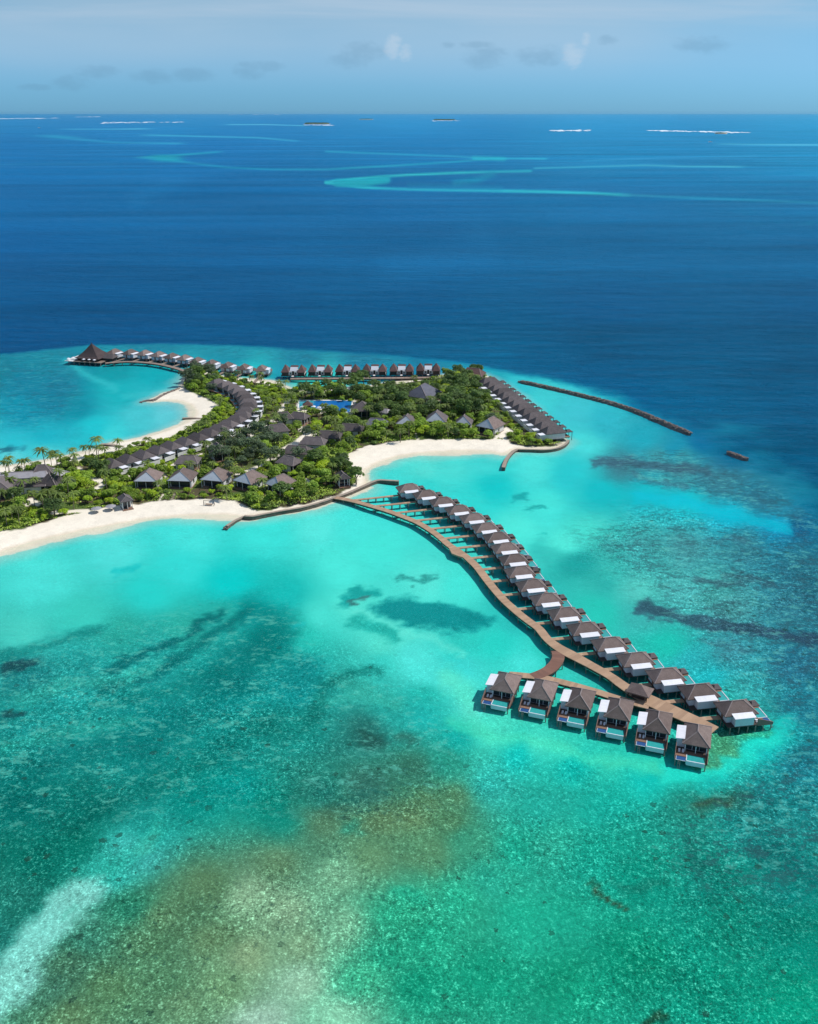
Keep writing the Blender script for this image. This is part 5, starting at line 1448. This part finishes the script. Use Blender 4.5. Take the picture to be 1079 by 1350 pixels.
MIX = {'resort': dict(dark=.06, mid=.42, lime=.22, sea=.04, palm=.26), 'beachrow': dict(mid=.5, lime=.36, palm=.14), 'wall': dict(mid=.66, dark=.1, lime=.18, palm=.06), 'feather': dict(sea=.75, mid=.15, palm=.1),
       'farwood': dict(sea=.45, dark=.25, mid=.3), 'cove': dict(mid=.68, dark=.1, lime=.12, palm=.1), 'point': dict(mid=.3, lime=.7), 'grove': dict(dark=.42, mid=.3, lime=.05, palm=.23), 'pool': dict(mid=.42, dark=.1, lime=.2, palm=.28),
       'strip': dict(mid=.35, lime=.45, palm=.2), 'middle': dict(mid=.4, sea=.1, lime=.26, dark=.04, palm=.2)}
KW = {'dark': 'dark broadleaf tree', 'mid': 'fresh green broadleaf tree', 'lime': 'yellow-green leafy tree', 'sea': 'feathery blue-green tree', 'palm': 'coconut palm'}

def ground_ok(x, y, inset):
    xa, ya = np.array([x]), np.array([y])
    if sdf(xa, ya, VEG_W)[0] < inset: return False
    u, v = survey(xa, ya, 1.2)
    return path_mask(u, v + 2.0, 1.2)[0] < .2 and path_mask(u, v, .8)[0] < .2
placed = []
def try_plant(kind, x, y, sc, gap, inset=1.0, grow=0.0):
    if not ground_ok(x, y, inset) or blocked(x, y, grow): return False
    top = survey(x, y, 1.2 + 9.5 * sc)
    if top[1] < 499.5 and 375 < top[0] < 585: return False
    for a, b, g in placed:
        if (a - x) ** 2 + (b - y) ** 2 < (max(gap, g) * .85) ** 2: return False
    u, v = survey(x, y, 0)
    zn, w = zone(u, v)
    plant(kind, x, y, 1.1, sc, random.uniform(0, 6.28), KW[kind] + ' ' + w, KW[kind] + 's ' + w)
    placed.append((x, y, gap)); return True

# palms that stand out against the sand and the lagoon on the left
SOLO = [(61, 619.5, 1.15, 'tall palm leaning over the lagoon beach, topmost of the left palms'), (128, 600, 1.15, 'lone tall palm standing on the sand left of the wooden groyne'), (69, 618, .95, 'short palm close beside the tallest left palm'),
        (35, 634, 1.0, 'palm rising from the ridge of the long grey resort roof'), (83, 623, .9, 'palm on the sand right of the resort roofs'), (97, 617, 1.0, 'palm at the sandy gap left of the dark round thicket'),
        (9, 640, 1.0, 'palm at the left edge in front of the grey roof'), (114, 604, .85, 'yellowish palm on the beach edge behind the dark thicket'), (118, 603, .8, 'small palm on the beach edge right of the yellowish one'),
        (58, 672, 1.0, 'palm with pale trunk before the resort kiosk'), (68, 668, 1.1, 'tall pale trunked palm right of the resort terrace'), (78, 676, 1.1, 'tall palm nearest the near beach under the kiosk'), (98, 672, .9, 'palm with yellow fronds above the near beach'),
        (18, 650, 1.0, 'palm in front of the left part of the long resort building'), (33, 655, .95, 'palm standing before the brown resort wing'), (50, 650, .9, 'palm between the resort wing and the steep kiosk'), (14, 629, .9, 'palm rising behind the left half of the grey resort roof'),
        (278, 560, .8, 'small palm on the lawn beside the curved dark roofs'), (142, 650, 1.0, 'slim palm left of the leftmost beach bungalow'), (528, 583.5, 1.0, 'slender pale trunked palm at the cove beach edge'), (300, 660, .9, 'leaning palm on the sand before the middle beach bungalow'), (2, 668, 1.1, 'palm with grey trunk at the left picture edge')]
for u, v, sc, lab in SOLO:
    x, y = spot(u, v, 1.1)
    plant('palm', x, y, 1.0, sc, random.uniform(0, 6.28), lab, 'single palms')
    placed.append((x, y, 2.5))
# trees one can pick out
BIG = [('dark', 128, 625, .95), ('dark', 138, 628, .9), ('dark', 120, 620, .8), ('lime', 100, 640, 1.3), ('lime', 110, 645, 1.3), ('lime', 104, 634, 1.1), ('lime', 92, 638, 1.1), ('lime', 419, 568, 1.4), ('lime', 411, 571, 1.1), ('mid', 577, 572, 1.5), ('mid', 540, 573, 1.3), ('mid', 527, 576, 1.2),
       ('dark', 470, 637, .95), ('dark', 446, 625, .9), ('sea', 452, 619, .7), ('mid', 500, 575, 1.4), ('mid', 490, 578, 1.3), ('dark', 437, 556, 1.1), ('mid', 438, 547, 1.1), ('mid', 418, 515, 1.1), ('lime', 410, 518, 1.1), ('dark', 432, 517, 1.0), ('mid', 444, 520, 1.2), ('dark', 470, 512, 1.1), ('dark', 463, 516, 1.0),
       ('dark', 480, 508, 1.1), ('mid', 595, 506, .9), ('lime', 583, 511, 1.3), ('lime', 588, 517, 1.2), ('sea', 258, 496, 1.1), ('sea', 268, 497, 1.2), ('sea', 250, 502, 1.1), ('sea', 280, 499, 1.0), ('dark', 262, 510, .9), ('mid', 275, 512, 1.0),
       ('sea', 318, 592, 1.1), ('sea', 330, 586, 1.2), ('sea', 342, 583, 1.2), ('sea', 308, 600, 1.0), ('sea', 325, 602, 1.1), ('sea', 338, 597, 1.15), ('sea', 350, 592, 1.05), ('sea', 300, 588, 1.0), ('dark', 600, 540, 1.2), ('dark', 590, 545, 1.2), ('dark', 615, 540, 1.1), ('dark', 610, 522, 1.2), ('dark', 625, 520, 1.1), ('dark', 600, 530, 1.2)]
for k, u, v, sc in BIG:
    x, y = spot(u, v, 1.2)
    zn, w = zone(u, v)
    if blocked(x, y, -1.5): continue
    plant(k, x, y, 1.0, sc, random.uniform(0, 6.28), KW[k] + ' ' + w, KW[k] + 's ' + w)
    placed.append((x, y, 4.0 * sc))
bb = VEG_W.min(0), VEG_W.max(0)
lox = spot(-30, 700)[0]
cnt = {k: 0 for k in KW}
LIMIT = {'dark': 100, 'mid': 220, 'lime': 180, 'sea': 50, 'palm': 200}
for it in range(9000):
    x = random.uniform(max(bb[0][0], -260), bb[1][0]); y = random.uniform(bb[0][1], bb[1][1])
    u, v = survey(x, y, 1.2)
    if u < -25 or v > 720: continue
    zn, w = zone(u, v)
    r_ = random.random(); kind = 'mid'
    for kk, pr_ in MIX[zn].items():
        r_ -= pr_
        if r_ <= 0: kind = kk; break
    if cnt[kind] >= LIMIT[kind]: continue
    if zn in ('strip', 'point') and kind != 'palm': sc, gap = random.uniform(.42, .72), 3.6
    elif zn == 'grove': sc, gap = random.uniform(.75, 1.25), 5.0
    else: sc, gap = random.uniform(.6, 1.15), 4.6
    if kind == 'palm': sc, gap = random.uniform(.65, 1.0), 4.0
    if zn in ('resort', 'beachrow', 'middle', 'pool') and kind != 'palm': sc *= .85
    if try_plant(kind, x, y, sc, gap, 1.6, 1.2 if kind != 'palm' else .6): cnt[kind] += 1
# shrubs fill the borders
ns = 0
tall = list(placed)
for it in range(9000):
    if ns >= 290: break
    x = random.uniform(max(bb[0][0], -260), bb[1][0]); y = random.uniform(bb[0][1], bb[1][1])
    u, v = survey(x, y, 1.2)
    if u < -20 or v > 715: continue
    if not ground_ok(x, y, .7) or blocked(x, y, .2): continue
    if any((a - x) ** 2 + (b - y) ** 2 < 2.6 ** 2 for a, b, g in placed): continue
    zn, w = zone(u, v)
    j = random.choice([0, 1, 3, 1] if zn in ('strip', 'point', 'resort') else [0, 2, 3, 1])
    lw = ['fresh green shrub', 'yellow-green shrub', 'dark green shrub', 'fresh green shrub'][j]
    plant_shrub(j, x, y, 1.0, random.uniform(.7, 1.3), lw + ' ' + w, lw + 's ' + w)
    placed.append((x, y, 2.0)); ns += 1

# ground cover: one mass of low leaves over all the planting
rg = np.random.default_rng(77)
K = 150000
cx_ = rg.uniform(-262, bb[1][0], K * 4); cy_ = rg.uniform(bb[0][1], bb[1][1], K * 4)
u_, v_ = survey(cx_, cy_, 1.2)
ok = (sdf(cx_, cy_, VEG_W) > .1) & (u_ > -40) & (v_ < 730)
cx_, cy_, u_, v_ = cx_[ok], cy_[ok], u_[ok], v_[ok]
ok = path_mask(u_, v_, .2) < .3
cx_, cy_ = cx_[ok], cy_[ok]
bz = np.zeros(len(cx_), bool)
for a, b, r_ in BL_: bz |= (cx_ - a) ** 2 + (cy_ - b) ** 2 < (r_ * .92) ** 2
cx_, cy_ = cx_[~bz], cy_[~bz]
dens = fbm(cx_ * .09, cy_ * .09, 4)
ok = rg.random(len(cx_)) < smooth(.34, .56, dens) * .95 + .05
cx_, cy_, dens = cx_[ok][:K], cy_[ok][:K], dens[ok][:K]
hh = .15 + 2.3 * smooth(.4, .7, dens) * fbm(cx_ * .35 + 7, cy_ * .35, 2)
base = np.stack([cx_, cy_, 1.2 + hh * rg.uniform(.3, 1.0, len(cx_))], 1)
nr = rg.normal(0, .6, (len(cx_), 3)); nr[:, 2] += 1.0; nr /= np.linalg.norm(nr, axis=1)[:, None]
VV = quads(base, nr, rg.uniform(.3, .62, len(cx_)), rg)
def cover_mat():
    m, t = new_mat('ground_cover_leaves')
    out = t.new('ShaderNodeOutputMaterial'); p = t.new('ShaderNodeBsdfPrincipled'); t.l.new(p.outputs[0], out.inputs['Surface'])
    g = t.new('ShaderNodeNewGeometry')
    n = t.noise(g.outputs['Position'], .07, 4, .6); n2 = t.noise(g.outputs['Position'], .6, 3, .6)
    c = t.mix(t.ramp(n, .38, .62), (.15, .25, .03), (.33, .45, .045))
    c = t.mix(t.math('MULTIPLY', t.ramp(n2, .45, .7), .6), c, (.34, .46, .05))
    hs = t.new('ShaderNodeHueSaturation'); t.l.new(c, hs.inputs['Color'])
    t.l.new(t.math('ADD', t.math('MULTIPLY', g.outputs['Random Per Island'], .7), .65), hs.inputs['Value'])
    t.l.new(hs.outputs[0], p.inputs['Base Color']); p.inputs['Roughness'].default_value = .6
    return m
gc = mesh_np('undergrowth', VV, np.arange(len(VV)).reshape(-1, 4), cover_mat())
tag(gc, kind='stuff')

# ------------------------------------------------------------------ far off: islets, surf on the outer reefs, boats
islet(418, 163.6, 34, 'larger dark wooded islet far out with a white rim, left of centre', 15, 5)
islet(586, 158.4, 30, 'smaller low wooded islet near the horizon right of centre', 12, 6)
islet(483, 157.6, 18, 'tiny dark islet near the horizon left of centre', 10, 7)
islet(951, 176.2, 16, 'tiny dark islet behind the long white surf line', 6, 8, .6)
M['foam'] = simple('surf_foam', (.9, .93, .95), (.62, .78, .84), .05, .8)
def surf(u0, v0, u1, v1, th, n, seed, label, hgt=1.6):
    rg = np.random.default_rng(seed)
    o = MB()
    for k in range(n):
        s = rg.random()
        u = u0 + (u1 - u0) * s; v = v0 + (v1 - v0) * s + rg.normal(0, th * .35)
        x, y = spot(u, max(v, 150.5), 0)
        L = rg.uniform(.4, 1.5) * y / FOC * 2.2; W = L * rg.uniform(1.5, 4)
        z = rg.uniform(.4, hgt)
        m = 9; b = len(o.v)
        ring = [(x + L * math.cos(a) * (1 + .2 * rg.random()), y + W * math.sin(a) * (1 + .2 * rg.random()), .04) for a in np.linspace(0, 6.283, m, endpoint=False)]
        o.add([(x, y, z)] + ring, [(0, 1 + i, 1 + (i + 1) % m) for i in range(m)])
    f = o.build('surf', M['foam'])
    return tag(f, label, 'surf', 'breaking surf on the outer reefs', kind='stuff')
surf(727, 172.4, 778, 172.2, 1.1, 60, 1, 'short bright line of breaking surf right of centre', 5)
surf(856, 172.3, 988, 174.8, 1.0, 120, 2, 'long white line of breaking surf on the far right reef', 5)
surf(134, 162.2, 200, 161, 1.2, 60, 3, 'broken line of surf near the horizon on the left', 5)
surf(200, 161, 240, 161, .8, 14, 9, 'scattered surf right of the broken left line', 4)
surf(0, 156.4, 76, 155.8, .8, 60, 4, 'thin surf line at the left edge of the horizon', 5)
surf(100, 154.2, 132, 154, .5, 20, 5, 'faint surf line left of centre at the horizon', 5)
surf(300, 151.4, 370, 151, .5, 26, 6, 'faint surf line under the horizon', 5)
surf(570, 159.4, 604, 159.2, .5, 16, 7, 'surf on the shore of the smaller wooded islet', 4)
surf(402, 165, 440, 165.2, .5, 18, 8, 'surf on the shore of the larger wooded islet', 4)
def boat(u, v, L, deg, label):
    x, y = spot(u, v, 0)
    r = empty('motor_yacht', (x, y, 0), R(deg))
    w = L * .13
    MB().add([(-L / 2, -w, 1.5), (L * .2, -w, 1.6), (L / 2, 0, 2.2), (L * .2, w, 1.6), (-L / 2, w, 1.5), (-L / 2, -w * .7, -.6), (L * .2, -w * .6, -.6), (L * .42, 0, -.5), (L * .2, w * .6, -.6), (-L / 2, w * .7, -.6)],
             [(0, 1, 2, 3, 4), (9, 8, 7, 6, 5), (5, 6, 1, 0), (6, 7, 2, 1), (7, 8, 3, 2), (8, 9, 4, 3), (9, 5, 0, 4)]).build('hull', M['white'], r)
    MB().box(-L * .32, L * .15, -w * .75, w * .75, 1.5, 4.0).box(-L * .25, L * .02, -w * .6, w * .6, 4.0, 5.8).build('cabin', M['white'], r)
    MB().box(-L * .3, L * .155, -w * .77, w * .77, 2.6, 3.3).build('window_band', M['glass'], r)
    MB().tube([(-L * .1, 0, 5.8), (-L * .12, 0, 9)], .12, 6).build('mast', M['white'], r)
    return tag(r, label, 'boat')
boat(937, 187.4, 34, 8, 'white motor yacht far out below the long surf line on the right')
boat(52, 168.6, 40, 0, 'tiny white motor yacht far out at the upper left')
# ------------------------------------------------------------------ sea air
hz = MB().box(-95000, 95000, -1500, 125000, -12, 195).build('haze', None)
hm, t = new_mat('sea_haze')
out = t.new('ShaderNodeOutputMaterial'); pv = t.new('ShaderNodeVolumePrincipled')
pv.inputs['Color'].default_value = (.3, .72, 1.0, 1); pv.inputs['Density'].default_value = 6e-6; pv.inputs['Anisotropy'].default_value = .2
t.l.new(pv.outputs[0], out.inputs['Volume'])
hz.data.materials.clear(); hz.data.materials.append(hm)
tag(hz, kind='stuff')
